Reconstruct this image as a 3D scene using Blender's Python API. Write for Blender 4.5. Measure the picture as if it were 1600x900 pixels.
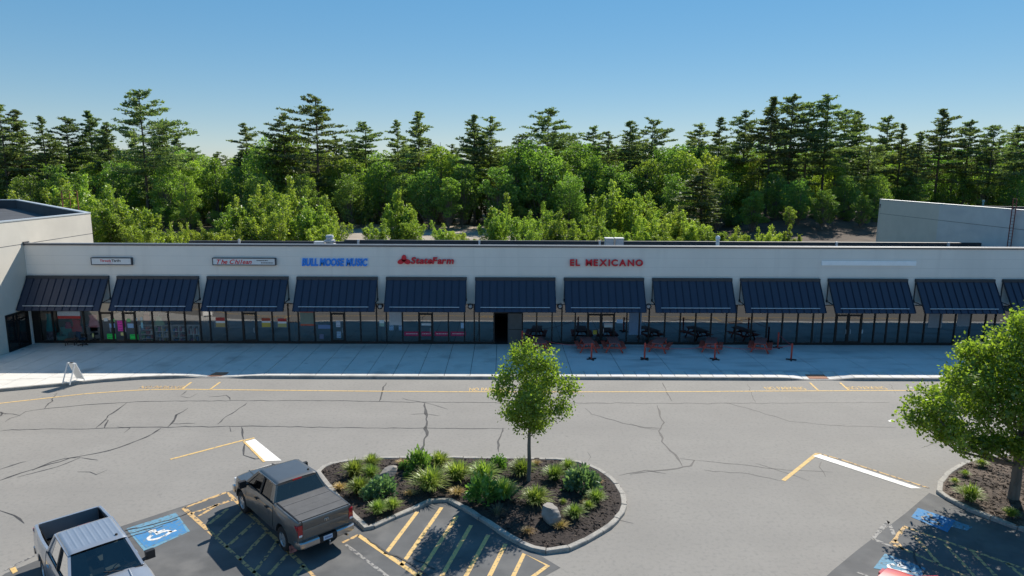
import bpy, math, random
import numpy as np
from mathutils import Vector, Matrix
for o in list(bpy.data.objects): bpy.data.objects.remove(o)
SC = bpy.context.scene
COL = SC.collection
rnd = random.Random(7)
R_ = math.radians

# ------------------------------------------------------------------ camera
F, PITCH, YAW, ROLL, CAMH = 1056.6, 0.1719, 0.0133, 0.0060, 12.13     # F in pixels of a 1600 wide picture
def vec(*a): return np.array(a, float)
_r = vec(math.cos(YAW), -math.sin(YAW), 0); _f = vec(math.sin(YAW), math.cos(YAW), 0); _z = vec(0, 0, 1)
FW = math.cos(PITCH)*_f - math.sin(PITCH)*_z
_u = math.sin(PITCH)*_f + math.cos(PITCH)*_z
RT = math.cos(ROLL)*_r + math.sin(ROLL)*_u
UP = math.cos(ROLL)*_u - math.sin(ROLL)*_r
cam = bpy.data.cameras.new('camera'); camo = bpy.data.objects.new('camera', cam); COL.objects.link(camo)
cam.sensor_width = 36; cam.lens = 36*F/1600; cam.clip_start = 0.1; cam.clip_end = 6000
m = Matrix.Identity(4)
for i in range(3): m[i][0], m[i][1], m[i][2] = RT[i], UP[i], -FW[i]
m[2][3] = CAMH
camo.matrix_world = m; SC.camera = camo
def ray(x, y): return (x-800)/F*RT - (y-450)/F*UP + FW
def G(x, y, z=0.0):                       # photo pixel -> point on the level z
    d = ray(x, y); t = (z-CAMH)/d[2]; return vec(0, 0, CAMH)+t*d
def AY(x, y, Y):                          # photo pixel -> point on the upright plane at depth Y
    d = ray(x, y); t = Y/d[1]; return vec(0, 0, CAMH)+t*d

# ------------------------------------------------------------------ light
SDX, SDY = 0.57, 1.02                      # horizontal run towards the sun per metre of height
SUN_EL = math.atan(1/math.hypot(SDX, SDY)); SUN_AZ = math.atan2(SDX, SDY)     # azimuth clockwise from +Y
W = bpy.data.worlds.new('World'); SC.world = W; W.use_nodes = True
wn = W.node_tree; bg = wn.nodes['Background']
sky = wn.nodes.new('ShaderNodeTexSky'); sky.sky_type = 'NISHITA'; sky.sun_disc = False
sky.sun_elevation = SUN_EL; sky.sun_rotation = SUN_AZ
sky.altitude = 0; sky.air_density = 1.0; sky.dust_density = 0.0; sky.ozone_density = 8.0
gam = wn.nodes.new('ShaderNodeGamma'); gam.inputs[1].default_value = .4; sat = wn.nodes.new('ShaderNodeHueSaturation'); sat.inputs['Saturation'].default_value = 1.85
wn.links.new(sky.outputs[0], gam.inputs[0]); wn.links.new(gam.outputs[0], sat.inputs['Color']); wn.links.new(sat.outputs[0], bg.inputs[0])
bg.inputs[1].default_value = 0.147
sl = bpy.data.lights.new('sun', 'SUN'); sl.energy = 3.4; sl.angle = R_(0.53); sl.color = (1, .93, .82)
so = bpy.data.objects.new('sun', sl); COL.objects.link(so)
so.rotation_euler = Vector((-SDX, -SDY, -1)).to_track_quat('-Z', 'Y').to_euler()
SC.view_settings.view_transform = 'Standard'; SC.view_settings.look = 'None'
SC.view_settings.exposure = 1.06; SC.view_settings.gamma = 1
SC.render.engine = 'CYCLES'; SC.cycles.use_denoising = True
SC.cycles.max_bounces = 7; SC.cycles.transparent_max_bounces = 10
SC.cycles.diffuse_bounces = 3; SC.cycles.glossy_bounces = 3; SC.cycles.transmission_bounces = 4

# ------------------------------------------------------------------ materials
MATS = {}
def mat(name, col, rough=.7, metal=0, var=.15, scale=3.0, bump=0.0, bscale=None, spec=.4, col2=None, detail=6, coat=0, emit=None, coords='Object', stretch=None):
    """Principled surface whose colour wanders between col*(1-var) and col*(1+var) (or col and col2) with noise, plus fine relief."""
    M = bpy.data.materials.new(name); M.use_nodes = True; nt = M.node_tree; P = nt.nodes['Principled BSDF']
    P.inputs['Roughness'].default_value = rough; P.inputs['Metallic'].default_value = metal
    P.inputs['Specular IOR Level'].default_value = spec; P.inputs['Coat Weight'].default_value = coat
    P.inputs['Coat Roughness'].default_value = .05
    tc = nt.nodes.new('ShaderNodeTexCoord')
    src = tc.outputs[coords]
    if stretch:
        mp = nt.nodes.new('ShaderNodeMapping'); mp.inputs['Scale'].default_value = stretch
        nt.links.new(src, mp.inputs[0]); src = mp.outputs[0]
    n = nt.nodes.new('ShaderNodeTexNoise'); n.inputs['Scale'].default_value = scale; n.inputs['Detail'].default_value = detail
    n.inputs['Roughness'].default_value = .62
    nt.links.new(src, n.inputs['Vector'])
    cr = nt.nodes.new('ShaderNodeValToRGB'); cr.color_ramp.elements[0].position = .3; cr.color_ramp.elements[1].position = .7
    c = np.array(col)
    a = c*(1-var); b = np.array(col2) if col2 is not None else c*(1+var)
    cr.color_ramp.elements[0].color = (*a, 1); cr.color_ramp.elements[1].color = (*b, 1)
    nt.links.new(n.outputs['Fac'], cr.inputs[0]); nt.links.new(cr.outputs[0], P.inputs['Base Color'])
    if bump:
        n2 = nt.nodes.new('ShaderNodeTexNoise'); n2.inputs['Scale'].default_value = bscale or scale*12; n2.inputs['Detail'].default_value = 4
        nt.links.new(src, n2.inputs['Vector'])
        bp = nt.nodes.new('ShaderNodeBump'); bp.inputs['Strength'].default_value = 1; bp.inputs['Distance'].default_value = bump
        nt.links.new(n2.outputs['Fac'], bp.inputs['Height']); nt.links.new(bp.outputs[0], P.inputs['Normal'])
    if emit:
        P.inputs['Emission Color'].default_value = (*emit[0], 1); P.inputs['Emission Strength'].default_value = emit[1]
    MATS[name] = M
    return M

def add_mix(M, col, scale, lo, hi, stretch=None, detail=5):
    """a second, larger noise that stains the surface towards col"""
    nt = M.node_tree; P = nt.nodes['Principled BSDF']; old = P.inputs['Base Color'].links[0].from_socket
    tc = nt.nodes.new('ShaderNodeTexCoord'); src = tc.outputs['Object']
    if stretch:
        mp = nt.nodes.new('ShaderNodeMapping'); mp.inputs['Scale'].default_value = stretch; nt.links.new(src, mp.inputs[0]); src = mp.outputs[0]
    n = nt.nodes.new('ShaderNodeTexNoise'); n.inputs['Scale'].default_value = scale; n.inputs['Detail'].default_value = detail
    nt.links.new(src, n.inputs['Vector'])
    cr = nt.nodes.new('ShaderNodeValToRGB'); cr.color_ramp.elements[0].position = lo; cr.color_ramp.elements[1].position = hi
    nt.links.new(n.outputs['Fac'], cr.inputs[0])
    mx = nt.nodes.new('ShaderNodeMix'); mx.data_type = 'RGBA'
    nt.links.new(cr.outputs[0], mx.inputs['Factor']); nt.links.new(old, mx.inputs['A']); mx.inputs['B'].default_value = (*col, 1)
    nt.links.new(mx.outputs['Result'], P.inputs['Base Color'])

asphalt = mat('asphalt_aged', (.250, .236, .217), .92, var=.07, scale=.35, bump=.004, bscale=45)
add_mix(asphalt, (.205, .195, .182), .16, .46, .90, stretch=(.12, 1.9, 1))
add_mix(asphalt, (.31, .30, .28), 60, .55, .9)
sealed = mat('asphalt_sealed', (.100, .101, .103), .88, var=.22, scale=.8, bump=.004, bscale=55)
add_mix(asphalt, (.185, .178, .168), 7, .50, .85); add_mix(asphalt, (.30, .285, .265), 22, .58, .80); add_mix(asphalt, (.15, .145, .14), 2.2, .70, .82); add_mix(sealed, (.155, .152, .148), .9, .5, .78); add_mix(sealed, (.11, .11, .11), 50, .6, .9)
crackm = mat('crack_sealer', (.050, .049, .050), .7, var=.3, scale=5)
def worn(name, col, under, lo=.44, hi=.60, scale=9):
    M = mat(name, col, .85, var=.10, scale=6); add_mix(M, under, scale, lo, hi); return M
yellow = worn('yellow_paint', (.64, .43, .17), (.30, .25, .17), .56, .66)
yellow_old = worn('yellow_paint_worn', (.55, .36, .16), (.10, .10, .10), .50, .58, 7)
whitep = worn('white_paint', (.78, .75, .70), (.40, .38, .35), .58, .72)
white_old = worn('white_paint_worn', (.30, .285, .265), (.10, .10, .105), .47, .58, 8)
bluep = worn('blue_paint', (.045, .20, .42), (.12, .20, .27), .50, .66)
bluelight = worn('blue_paint_faded', (.12, .27, .38), (.12, .14, .15), .50, .66)
concrete = mat('concrete', (.62, .60, .56), .85, var=.07, scale=.9, bump=.002, bscale=40)
add_mix(concrete, (.36, .345, .32), .5, .55, .8); add_mix(concrete, (.30, .29, .27), 2.2, .66, .8)
concrete_new = mat('concrete_smooth', (.60, .60, .60), .8, var=.06, scale=.6, bump=.001, bscale=40)
add_mix(concrete_new, (.35, .355, .36), .7, .5, .8, stretch=(.4, 1.5, 1))
granite = mat('granite', (.33, .31, .28), .85, var=.25, scale=14, bump=.006, bscale=30)
add_mix(granite, (.22, .21, .20), 1.7, .5, .7)
joint = mat('joint_fill', (.10, .10, .10), .95, var=.3, scale=5)
dirt = mat('dirt', (.33, .28, .22), .95, var=.25, scale=.15, bump=.03, bscale=2)
meadow = mat('meadow', (.07, .068, .034), .95, var=.35, scale=.08, bump=.05, bscale=1.5, col2=(.11, .09, .055))
mulch = mat('mulch', (.034, .025, .022), .95, var=.5, scale=9, bump=.03, bscale=26)
mulch_dry = mat('mulch_dry', (.115, .085, .066), .95, var=.4, scale=9, bump=.03, bscale=26)
add_mix(mulch_dry, (.05, .037, .03), 1.6, .45, .6)
chips = mat('mulch_chip', (.055, .04, .032), .9, var=.5, scale=3)
stucco = mat('stucco', (.78, .74, .685), .9, var=.035, scale=.5, bump=.003, bscale=60)
add_mix(stucco, (.71, .675, .625), .35, .5, .8, stretch=(1, 1, .15)); add_mix(stucco, (.68, .645, .60), 1.6, .56, .85, stretch=(1, 1, .06))
block = mat('painted_block', (.60, .56, .49), .9, var=.05, scale=.7, bump=.004, bscale=40)
add_mix(block, (.52, .485, .425), .6, .5, .8, stretch=(.3, .3, .6))
blockgrey = mat('block_grey', (.60, .59, .575), .9, var=.06, scale=.7, bump=.004, bscale=40)
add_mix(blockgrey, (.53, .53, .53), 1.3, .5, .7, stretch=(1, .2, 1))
coping = mat('coping_metal', (.075, .078, .085), .5, var=.1, scale=1)
membrane = mat('roof_membrane', (.06, .062, .068), .8, var=.25, scale=.4)
awn = mat('awning_metal', (.030, .042, .082), .42, metal=.25, var=.16, scale=1.2, spec=.5)
add_mix(awn, (.044, .050, .072), .35, .45, .75, stretch=(1, .3, .3))
awn_seam = mat('awning_seam', (.020, .028, .052), .45, metal=.25, var=.1)
awn_cap = mat('awning_cap', (.05, .055, .065), .5, metal=.3, var=.1)
galv = mat('pale_metal', (.62, .64, .66), .4, metal=.4, var=.06)
bronze = mat('dark_bronze_frame', (.022, .020, .020), .45, metal=.3, var=.15)
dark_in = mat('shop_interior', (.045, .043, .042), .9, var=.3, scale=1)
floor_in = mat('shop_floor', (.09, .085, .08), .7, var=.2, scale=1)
redwood = mat('red_stain_wood', (.52, .085, .055), .7, var=.25, scale=5, stretch=(1, 8, 1))
dkwood = mat('dark_table_top', (.27, .10, .09), .65, var=.25, scale=5)
redpaint = mat('red_post_paint', (.55, .07, .045), .6, var=.15)
blackm = mat('black_plastic', (.018, .018, .02), .55, var=.2)
ladderm = mat('ladder_red_oxide', (.20, .055, .045), .7, var=.2)
whitem = mat('white_panel', (.74, .74, .73), .5, var=.04)
signpan = mat('sign_face', (.66, .68, .70), .45, var=.05)
signred = mat('sign_red', (.62, .018, .035), .45, var=.08)
signblue = mat('sign_blue', (.02, .24, .80), .45, var=.08)
signblk = mat('sign_black', (.02, .02, .022), .5, var=.1)
signframe = mat('sign_frame', (.05, .055, .07), .5, metal=.3, var=.1)
brickpad = mat('tactile_red', (.36, .17, .10), .85, var=.2, scale=6)
rockm = mat('boulder', (.25, .23, .21), .9, var=.3, scale=3, bump=.02, bscale=9)
add_mix(rockm, (.22, .20, .19), 2, .5, .7)
bark = mat('bark', (.10, .08, .062), .95, var=.35, scale=6, bump=.02, bscale=22, stretch=(1, 1, .25))
bark_grey = mat('bark_grey', (.15, .13, .11), .95, var=.3, scale=6, bump=.015, bscale=25, stretch=(1, 1, .25))
tyrem = mat('tyre_rubber', (.016, .016, .017), .85, var=.25)
rimm = mat('alloy', (.74, .75, .77), .36, metal=.85, var=.05)
chrome = mat('chrome', (.48, .48, .48), .28, metal=1, var=.03)
paint_dark = mat('paint_graphite', (.135, .130, .124), .40, metal=.55, var=.06, coat=1)
paint_silver = mat('paint_silver', (.42, .44, .48), .34, metal=.6, var=.04, coat=.8)
paint_red = mat('paint_red', (.50, .012, .018), .35, var=.04, coat=1)
vinyl = mat('tonneau_vinyl', (.085, .085, .088), .72, var=.18, scale=2.5, bump=.001, bscale=90)
bedliner = mat('bedliner', (.014, .014, .015), 1.0, spec=.1, var=.3, scale=20, bump=.003)
underm = mat('underbody', (.012, .012, .012), .9, var=.3)
lensred = mat('lens_red', (.42, .010, .014), .15, var=.1, coat=1)
lenswhite = mat('lens_white', (.75, .75, .75), .12, var=.05, coat=1)
platem = mat('plate', (.55, .62, .74), .5, var=.05)
seatm = mat('seat_cloth', (.16, .155, .15), .9, var=.15)
hvac = mat('hvac_metal', (.50, .51, .52), .5, metal=.2, var=.08)

def glassmat(name, tint, gloss, rough=.015, gcol=(.95, .95, .95)):
    M = bpy.data.materials.new(name); M.use_nodes = True; nt = M.node_tree; nt.nodes.clear()
    out = nt.nodes.new('ShaderNodeOutputMaterial'); mx = nt.nodes.new('ShaderNodeMixShader')
    tr = nt.nodes.new('ShaderNodeBsdfTransparent'); gl = nt.nodes.new('ShaderNodeBsdfGlossy')
    tr.inputs[0].default_value = (*tint, 1); gl.inputs[0].default_value = (*gcol, 1); gl.inputs['Roughness'].default_value = rough
    fr = nt.nodes.new('ShaderNodeFresnel'); fr.inputs[0].default_value = 1.5
    ma = nt.nodes.new('ShaderNodeMath'); ma.operation = 'MULTIPLY_ADD'; ma.inputs[1].default_value = 1.0; ma.inputs[2].default_value = gloss
    n = nt.nodes.new('ShaderNodeTexNoise'); n.inputs['Scale'].default_value = .55; n.inputs['Detail'].default_value = 1
    tc = nt.nodes.new('ShaderNodeTexCoord'); nt.links.new(tc.outputs['Object'], n.inputs['Vector'])
    bp = nt.nodes.new('ShaderNodeBump'); bp.inputs['Distance'].default_value = .004; nt.links.new(n.outputs['Fac'], bp.inputs['Height'])
    nt.links.new(bp.outputs[0], gl.inputs['Normal'])
    nt.links.new(fr.outputs[0], ma.inputs[0]); nt.links.new(ma.outputs[0], mx.inputs[0])
    nt.links.new(tr.outputs[0], mx.inputs[1]); nt.links.new(gl.outputs[0], mx.inputs[2]); nt.links.new(mx.outputs[0], out.inputs[0])
    return M
shopglass = glassmat('shop_glass', (.46, .48, .50), .18)
clearglass = glassmat('clear_glass', (.84, .86, .86), .13)
tintglass = glassmat('tinted_car_glass', (.13, .15, .15), .05)
carglass = glassmat('car_glass', (.42, .48, .46), .07)

def leafmat(name, ca, cb, cc, trans=.42):
    """leaf: colour from a per-leaf value and a per-plant random; diffuse with light passing through"""
    M = bpy.data.materials.new(name); M.use_nodes = True; nt = M.node_tree; nt.nodes.clear()
    out = nt.nodes.new('ShaderNodeOutputMaterial')
    at = nt.nodes.new('ShaderNodeAttribute'); at.attribute_name = 'var'
    oi = nt.nodes.new('ShaderNodeObjectInfo')
    cr = nt.nodes.new('ShaderNodeValToRGB'); cr.color_ramp.elements[0].color = (*ca, 1); cr.color_ramp.elements[1].color = (*cc, 1)
    e = cr.color_ramp.elements.new(.5); e.color = (*cb, 1)
    nt.links.new(at.outputs['Fac'], cr.inputs[0])
    hs = nt.nodes.new('ShaderNodeHueSaturation')
    mr = nt.nodes.new('ShaderNodeMapRange'); mr.inputs['To Min'].default_value = .72; mr.inputs['To Max'].default_value = 1.28
    nt.links.new(oi.outputs['Random'], mr.inputs[0]); nt.links.new(mr.outputs[0], hs.inputs['Value'])
    mr2 = nt.nodes.new('ShaderNodeMapRange'); mr2.inputs['To Min'].default_value = .485; mr2.inputs['To Max'].default_value = .52
    ml = nt.nodes.new('ShaderNodeMath'); ml.operation = 'FRACT'; mm = nt.nodes.new('ShaderNodeMath'); mm.operation = 'MULTIPLY'; mm.inputs[1].default_value = 7.31
    nt.links.new(oi.outputs['Random'], mm.inputs[0]); nt.links.new(mm.outputs[0], ml.inputs[0]); nt.links.new(ml.outputs[0], mr2.inputs[0])
    nt.links.new(mr2.outputs[0], hs.inputs['Hue']); nt.links.new(cr.outputs[0], hs.inputs['Color'])
    df = nt.nodes.new('ShaderNodeBsdfDiffuse'); tl = nt.nodes.new('ShaderNodeBsdfTranslucent'); gl = nt.nodes.new('ShaderNodeBsdfGlossy')
    gl.inputs['Roughness'].default_value = .45; gl.inputs[0].default_value = (.7, .75, .7, 1)
    gm = nt.nodes.new('ShaderNodeMix'); gm.data_type = 'RGBA'; gm.blend_type = 'MULTIPLY'; gm.inputs['Factor'].default_value = 1
    gm.inputs['B'].default_value = (1.22, 1.38, .58, 1)
    nt.links.new(hs.outputs[0], gm.inputs['A'])
    nt.links.new(hs.outputs[0], df.inputs[0]); nt.links.new(gm.outputs['Result'], tl.inputs[0])
    m1 = nt.nodes.new('ShaderNodeMixShader'); m1.inputs[0].default_value = trans
    nt.links.new(df.outputs[0], m1.inputs[1]); nt.links.new(tl.outputs[0], m1.inputs[2])
    m2 = nt.nodes.new('ShaderNodeMixShader'); m2.inputs[0].default_value = .05
    nt.links.new(m1.outputs[0], m2.inputs[1]); nt.links.new(gl.outputs[0], m2.inputs[2]); nt.links.new(m2.outputs[0], out.inputs[0])
    return M
leaf_dark = leafmat('leaf_deep_green', (.095, .165, .040), (.175, .270, .058), (.265, .345, .080), trans=.6)
leaf_mid = leafmat('leaf_mid_green', (.135, .205, .042), (.235, .315, .060), (.325, .380, .082), trans=.6)
leaf_light = leafmat('leaf_light_green', (.180, .240, .045), (.275, .335, .064), (.360, .400, .092), trans=.58)
needle = leafmat('pine_needles', (.095, .132, .066), (.160, .200, .086), (.235, .262, .112), trans=.5)
leaf_near = leafmat('leaf_maple', (.125, .205, .030), (.215, .310, .044), (.32, .40, .072), trans=.62)
blade = leafmat('daylily_blade', (.15, .21, .045), (.26, .33, .07), (.40, .44, .15), trans=.5)
blade_blue = leafmat('bluish_foliage', (.11, .19, .10), (.18, .28, .16), (.27, .36, .22), trans=.45)
blade_dark = leafmat('shrub_foliage', (.08, .155, .04), (.14, .235, .06), (.21, .30, .09), trans=.5)
straw = leafmat('straw_blade', (.30, .20, .09), (.45, .31, .13), (.60, .44, .20), trans=.3)
greyg = leafmat('grey_sprigs', (.14, .14, .09), (.20, .20, .13), (.27, .26, .17), trans=.3)

# ------------------------------------------------------------------ mesh helpers
class MB:
    def __init__(s): s.v = []; s.f = []; s.m = []
    def add(s, vs, fs, mi=0):
        k = len(s.v); s.v += [tuple(map(float, a)) for a in vs]; s.f += [tuple(i+k for i in f) for f in fs]; s.m += [mi]*len(fs); return s
    def box(s, x0, x1, y0, y1, z0, z1, mi=0):
        return s.add([(x0,y0,z0),(x1,y0,z0),(x1,y1,z0),(x0,y1,z0),(x0,y0,z1),(x1,y0,z1),(x1,y1,z1),(x0,y1,z1)],
                     [(3,2,1,0),(4,5,6,7),(0,1,5,4),(1,2,6,5),(2,3,7,6),(3,0,4,7)], mi)
    def bar(s, p, q, w, t, mi=0, up=(0,0,1)):
        p = np.array(p, float); q = np.array(q, float); d = q-p; d /= np.linalg.norm(d); u = np.array(up, float)
        if abs(d@u) > .98: u = vec(1, 0, 0)
        a = np.cross(d, u); a /= np.linalg.norm(a); b = np.cross(a, d); a *= w/2; b *= t/2
        vs = [p-a-b, p+a-b, p+a+b, p-a+b, q-a-b, q+a-b, q+a+b, q-a+b]
        return s.add(vs, [(3,2,1,0),(4,5,6,7),(0,1,5,4),(1,2,6,5),(2,3,7,6),(3,0,4,7)], mi)
    def tube(s, pts, rad, n=6, mi=0, cap=True):
        pts = [np.array(p, float) for p in pts]; k = len(pts)
        if not hasattr(rad, '__len__'): rad = [rad]*k
        rings = []
        for i, p in enumerate(pts):
            d = pts[min(i+1, k-1)]-pts[max(i-1, 0)]; d /= np.linalg.norm(d)+1e-9
            u = vec(0, 0, 1) if abs(d[2]) < .9 else vec(1, 0, 0)
            a = np.cross(d, u); a /= np.linalg.norm(a); b = np.cross(a, d)
            rings.append([p+rad[i]*(math.cos(2*math.pi*j/n)*a+math.sin(2*math.pi*j/n)*b) for j in range(n)])
        vs = [v for r in rings for v in r]; fs = []
        for i in range(k-1):
            for j in range(n): fs.append((i*n+j, i*n+(j+1) % n, (i+1)*n+(j+1) % n, (i+1)*n+j))
        if cap: fs += [tuple(range(n))[::-1], tuple((k-1)*n+j for j in range(n))]
        return s.add(vs, fs, mi)
    def prism(s, poly, z0, z1, mi=0):
        n = len(poly); vs = [(p[0], p[1], z0) for p in poly]+[(p[0], p[1], z1) for p in poly]
        ar = sum(poly[i][0]*poly[(i+1) % n][1]-poly[(i+1) % n][0]*poly[i][1] for i in range(n))
        o = tuple(range(n)); t = tuple(range(n, 2*n))
        if ar < 0: o, t = o[::-1], t[::-1]
        fs = [o[::-1], t]
        for i in range(n):
            j = (i+1) % n; f = (i, j, j+n, i+n); fs.append(f if ar > 0 else f[::-1])
        return s.add(vs, fs, mi)
    def sheet(s, pts, mi=0): return s.add(pts, [tuple(range(len(pts)))], mi)
    def grid(s, rows, mi=0, close=False):
        k = len(rows[0]); vs = [p for r in rows for p in r]; fs = []
        for i in range(len(rows)-1):
            for j in range(k-1 if not close else k):
                j2 = (j+1) % k; fs.append((i*k+j, i*k+j2, (i+1)*k+j2, (i+1)*k+j))
        return s.add(vs, fs, mi)
    def lathe(s, prof, c, axis='y', n=24, mi=0):
        rows = []
        for j in range(n+1):
            a = 2*math.pi*j/n; ca, sa = math.cos(a), math.sin(a)
            if axis == 'y': rows.append([(c[0]+r*ca, c[1]+h, c[2]+r*sa) for r, h in prof])
            else: rows.append([(c[0]+r*ca, c[1]+r*sa, c[2]+h) for r, h in prof])
        return s.grid(rows, mi)
    def mesh(s, name, mats, smooth=None):
        me = bpy.data.meshes.new(name); me.from_pydata(s.v, [], s.f)
        mats = mats if isinstance(mats, (list, tuple)) else [mats]
        for M in mats: me.materials.append(M)
        if len(mats) > 1: me.polygons.foreach_set('material_index', s.m)
        if smooth is not None:
            me.polygons.foreach_set('use_smooth', [True]*len(me.polygons)); me.set_sharp_from_angle(angle=R_(smooth))
        me.update(); return me
    def build(s, name, mats, parent=None, smooth=None, loc=None):
        return link(name, s.mesh(name, mats, smooth), parent, loc)
def link(name, me, parent=None, loc=None, rz=0, scale=None):
    o = bpy.data.objects.new(name, me); COL.objects.link(o)
    if parent: o.parent = parent
    if loc is not None: o.location = [float(a) for a in loc]
    if rz: o.rotation_euler[2] = rz
    if scale is not None: o.scale = (scale,)*3 if not hasattr(scale, '__len__') else scale
    return o
def tag(o, label=None, cat=None, group=None, kind=None):
    if label: o['label'] = label
    if cat: o['category'] = cat
    if group: o['group'] = group
    if kind: o['kind'] = kind
    return o
def empty(name, loc=(0,0,0), rz=0, **k):
    o = link(name, None, None, loc, rz); o.empty_display_size = .2; return tag(o, **k)
ORD = 'first second third fourth fifth sixth seventh eighth ninth tenth eleventh twelfth thirteenth fourteenth fifteenth sixteenth seventeenth eighteenth nineteenth twentieth'.split()
def ordinal(i):
    if i < 20: return ORD[i]
    t = ['twenty', 'thirty', 'forty', 'fifty', 'sixty', 'seventy', 'eighty', 'ninety'][(i+1)//10-2]
    u = (i+1) % 10
    return t+'-'+ORD[u-1] if u else t[:-1]+'ieth'

_glyph = {}
def text_mesh(s, bold=0.0, shear=0.0, ext=0.0, sx=1.0):
    """outline text in the built-in font -> verts scaled so that a capital is 1 high, x from 0"""
    k = (s, bold, shear, ext)
    cu = bpy.data.curves.new('t', 'FONT'); cu.body = s; cu.offset = bold; cu.shear = shear; cu.extrude = ext
    cu.resolution_u = 3; cu.size = 1.0
    ob = bpy.data.objects.new('t', cu); COL.objects.link(ob)
    dg = bpy.context.evaluated_depsgraph_get(); dg.update()
    me = bpy.data.meshes.new_from_object(ob.evaluated_get(dg))
    bpy.data.objects.remove(ob); bpy.data.curves.remove(cu)
    return me
CAP = None
def text_line(s, cx, cz, width, height, Y, mats, parent, name='letter', bold=.02, shear=0, depth=.08, gap=.09, space=.45, sizes=None):
    """raised letters on an upright wall facing -Y, each letter an object of its own"""
    items = []; x = 0
    for ch in s:
        if ch == ' ': x += space; continue
        me = text_mesh(ch, bold, shear, .0)
        co = np.zeros(len(me.vertices)*3); me.vertices.foreach_get('co', co); co = co.reshape(-1, 3)
        fs = [tuple(p.vertices) for p in me.polygons]
        w = co[:, 0].max()-co[:, 0].min()-(shear*.35 if shear else 0)
        co[:, 0] -= co[:, 0].min(); items.append((x, co, fs, ch)); x += w+gap
        bpy.data.meshes.remove(me)
    tot = x-gap; H = .73
    for x0, co, fs, ch in items:
        X = (x0+co[:, 0])/tot*width; Z = co[:, 1]/H*height
        n = len(co); vs = [(a, 0, b) for a, b in zip(X, Z)]+[(a, depth, b) for a, b in zip(X, Z)]
        from collections import Counter
        ec = Counter(); ed = {}
        for f in fs:
            for i in range(len(f)):
                e = (f[i], f[(i+1) % len(f)]); kk = tuple(sorted(e)); ec[kk] += 1; ed[kk] = e
        faces = list(fs)+[(ed[k][1], ed[k][0], ed[k][0]+n, ed[k][1]+n) for k in ec if ec[k] == 1]
        b = MB(); b.add(vs, faces)
        b.build(name, mats, parent, loc=(cx-width/2, Y-depth, cz-height/2))

# ================================================================== GROUND
g = MB(); g.sheet([(-2500,-600,-.06),(2500,-600,-.06),(2500,4000,-.06),(-2500,4000,-.06)])
tag(g.build('ground', meadow), kind='structure')
g = MB(); g.sheet([(-90,-30,0),(110,-30,0),(110,45.9,0),(-90,45.9,0)])
lot = tag(g.build('parking_lot', asphalt), kind='structure')
# dirt clearing behind the building, gently uneven
rows = []
for i in range(26):
    y = 100+i*2.05
    rows.append([(x+rnd.uniform(-.5,.5), y, .02+.25*math.sin(x*.21+i)*.4+.2*rnd.random()+ (max(0, abs(x+14)-30)*-.02)) for x in np.linspace(-48, 6, 30)])
tag(MB().grid(rows).build('dirt_clearing', dirt, smooth=60), kind='structure')
# low bank at the edge of the wood, right of the clearing
rows = []
for i in range(14):
    t = i/13; y = 112+i*3.2
    rows.append([(x, y+3*math.sin(x*.07), -.1+3.4*t*t*(3-2*t)*min(1, max(0, (x-36)/16))+.25*rnd.random()) for x in np.linspace(34, 140, 40)])
tag(MB().grid(rows).build('wooded_bank', mat('bank_earth', (.075, .052, .036), .95, var=.5, scale=.4, bump=.05, bscale=3), smooth=60), kind='structure')

def pxpoly(pts, z): return [tuple(G(x, y, z)) for x, y in pts]
def sheet_px(name, pts, z, M, parent=lot): return MB().sheet(pxpoly(pts, z)[::-1]).build(name, M, parent)
def fixup(o):       # upward facing
    return o
Z1, Z2, Z3, Z4 = .004, .008, .012, .016
sheet_px('sealed_asphalt', [(8,896),(120,850),(190,822),(365,765),(420,748),(500,740),(571,830),(690,778),(838,864),(876,887),(848,902),(780,1010),(-140,1010)], Z1, sealed)
sheet_px('sealed_asphalt', [(1452,770),(1416,801),(1340,859),(1300,892),(1255,935),(1390,1010),(1900,1010),(1900,950),(1700,868),(1600,832)], Z1, sealed)

def ribbon(pts, w, z, jit=0, b=None):
    """flat strip along ground points"""
    b = b or MB(); n = len(pts); L = []; Rr = []
    for i, p in enumerate(pts):
        p = np.array(p[:2]); a = np.array(pts[max(i-1,0)][:2]); c = np.array(pts[min(i+1,n-1)][:2]); d = c-a; d = d/(np.linalg.norm(d)+1e-9)
        nn = np.array([-d[1], d[0]]); ww = (w[i] if hasattr(w,'__len__') else w)*(1+jit*rnd.uniform(-1,1))/2
        L.append((*(p+nn*ww), z)); Rr.append((*(p-nn*ww), z))
    b.grid([Rr, L]); return b
def line_px(name, pts, w, M, z=Z2, sub=1, jit=0):
    P = [G(x, y) for x, y in pts]
    if sub > 1:
        Q = []
        for a, c in zip(P[:-1], P[1:]):
            for k in range(sub): Q.append(a+(c-a)*k/sub)
        Q.append(P[-1]); P = Q
    return ribbon(P, w, z, jit).build(name, M, lot)
# yellow fire-lane line and short ticks
line_px('painted_line', [(-60,637),(0,630.3),(65.6,623),(131,615.6),(197,610.7),(236,608.8),(283,608.3),(420,609.8),(560,611.2),(700,612.2),(900,612.4),(1100,612.0),(1180,611.3),(1420,610.2),(1700,609)], .12, yellow)
for a in ([(299,597.3),(285,607.6)],[(344,597.3),(329,607.9)],[(1265.5,598),(1278,609.8)],[(1312.7,598),(1326,609.6)]): line_px('painted_line', a, .12, yellow)
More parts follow.
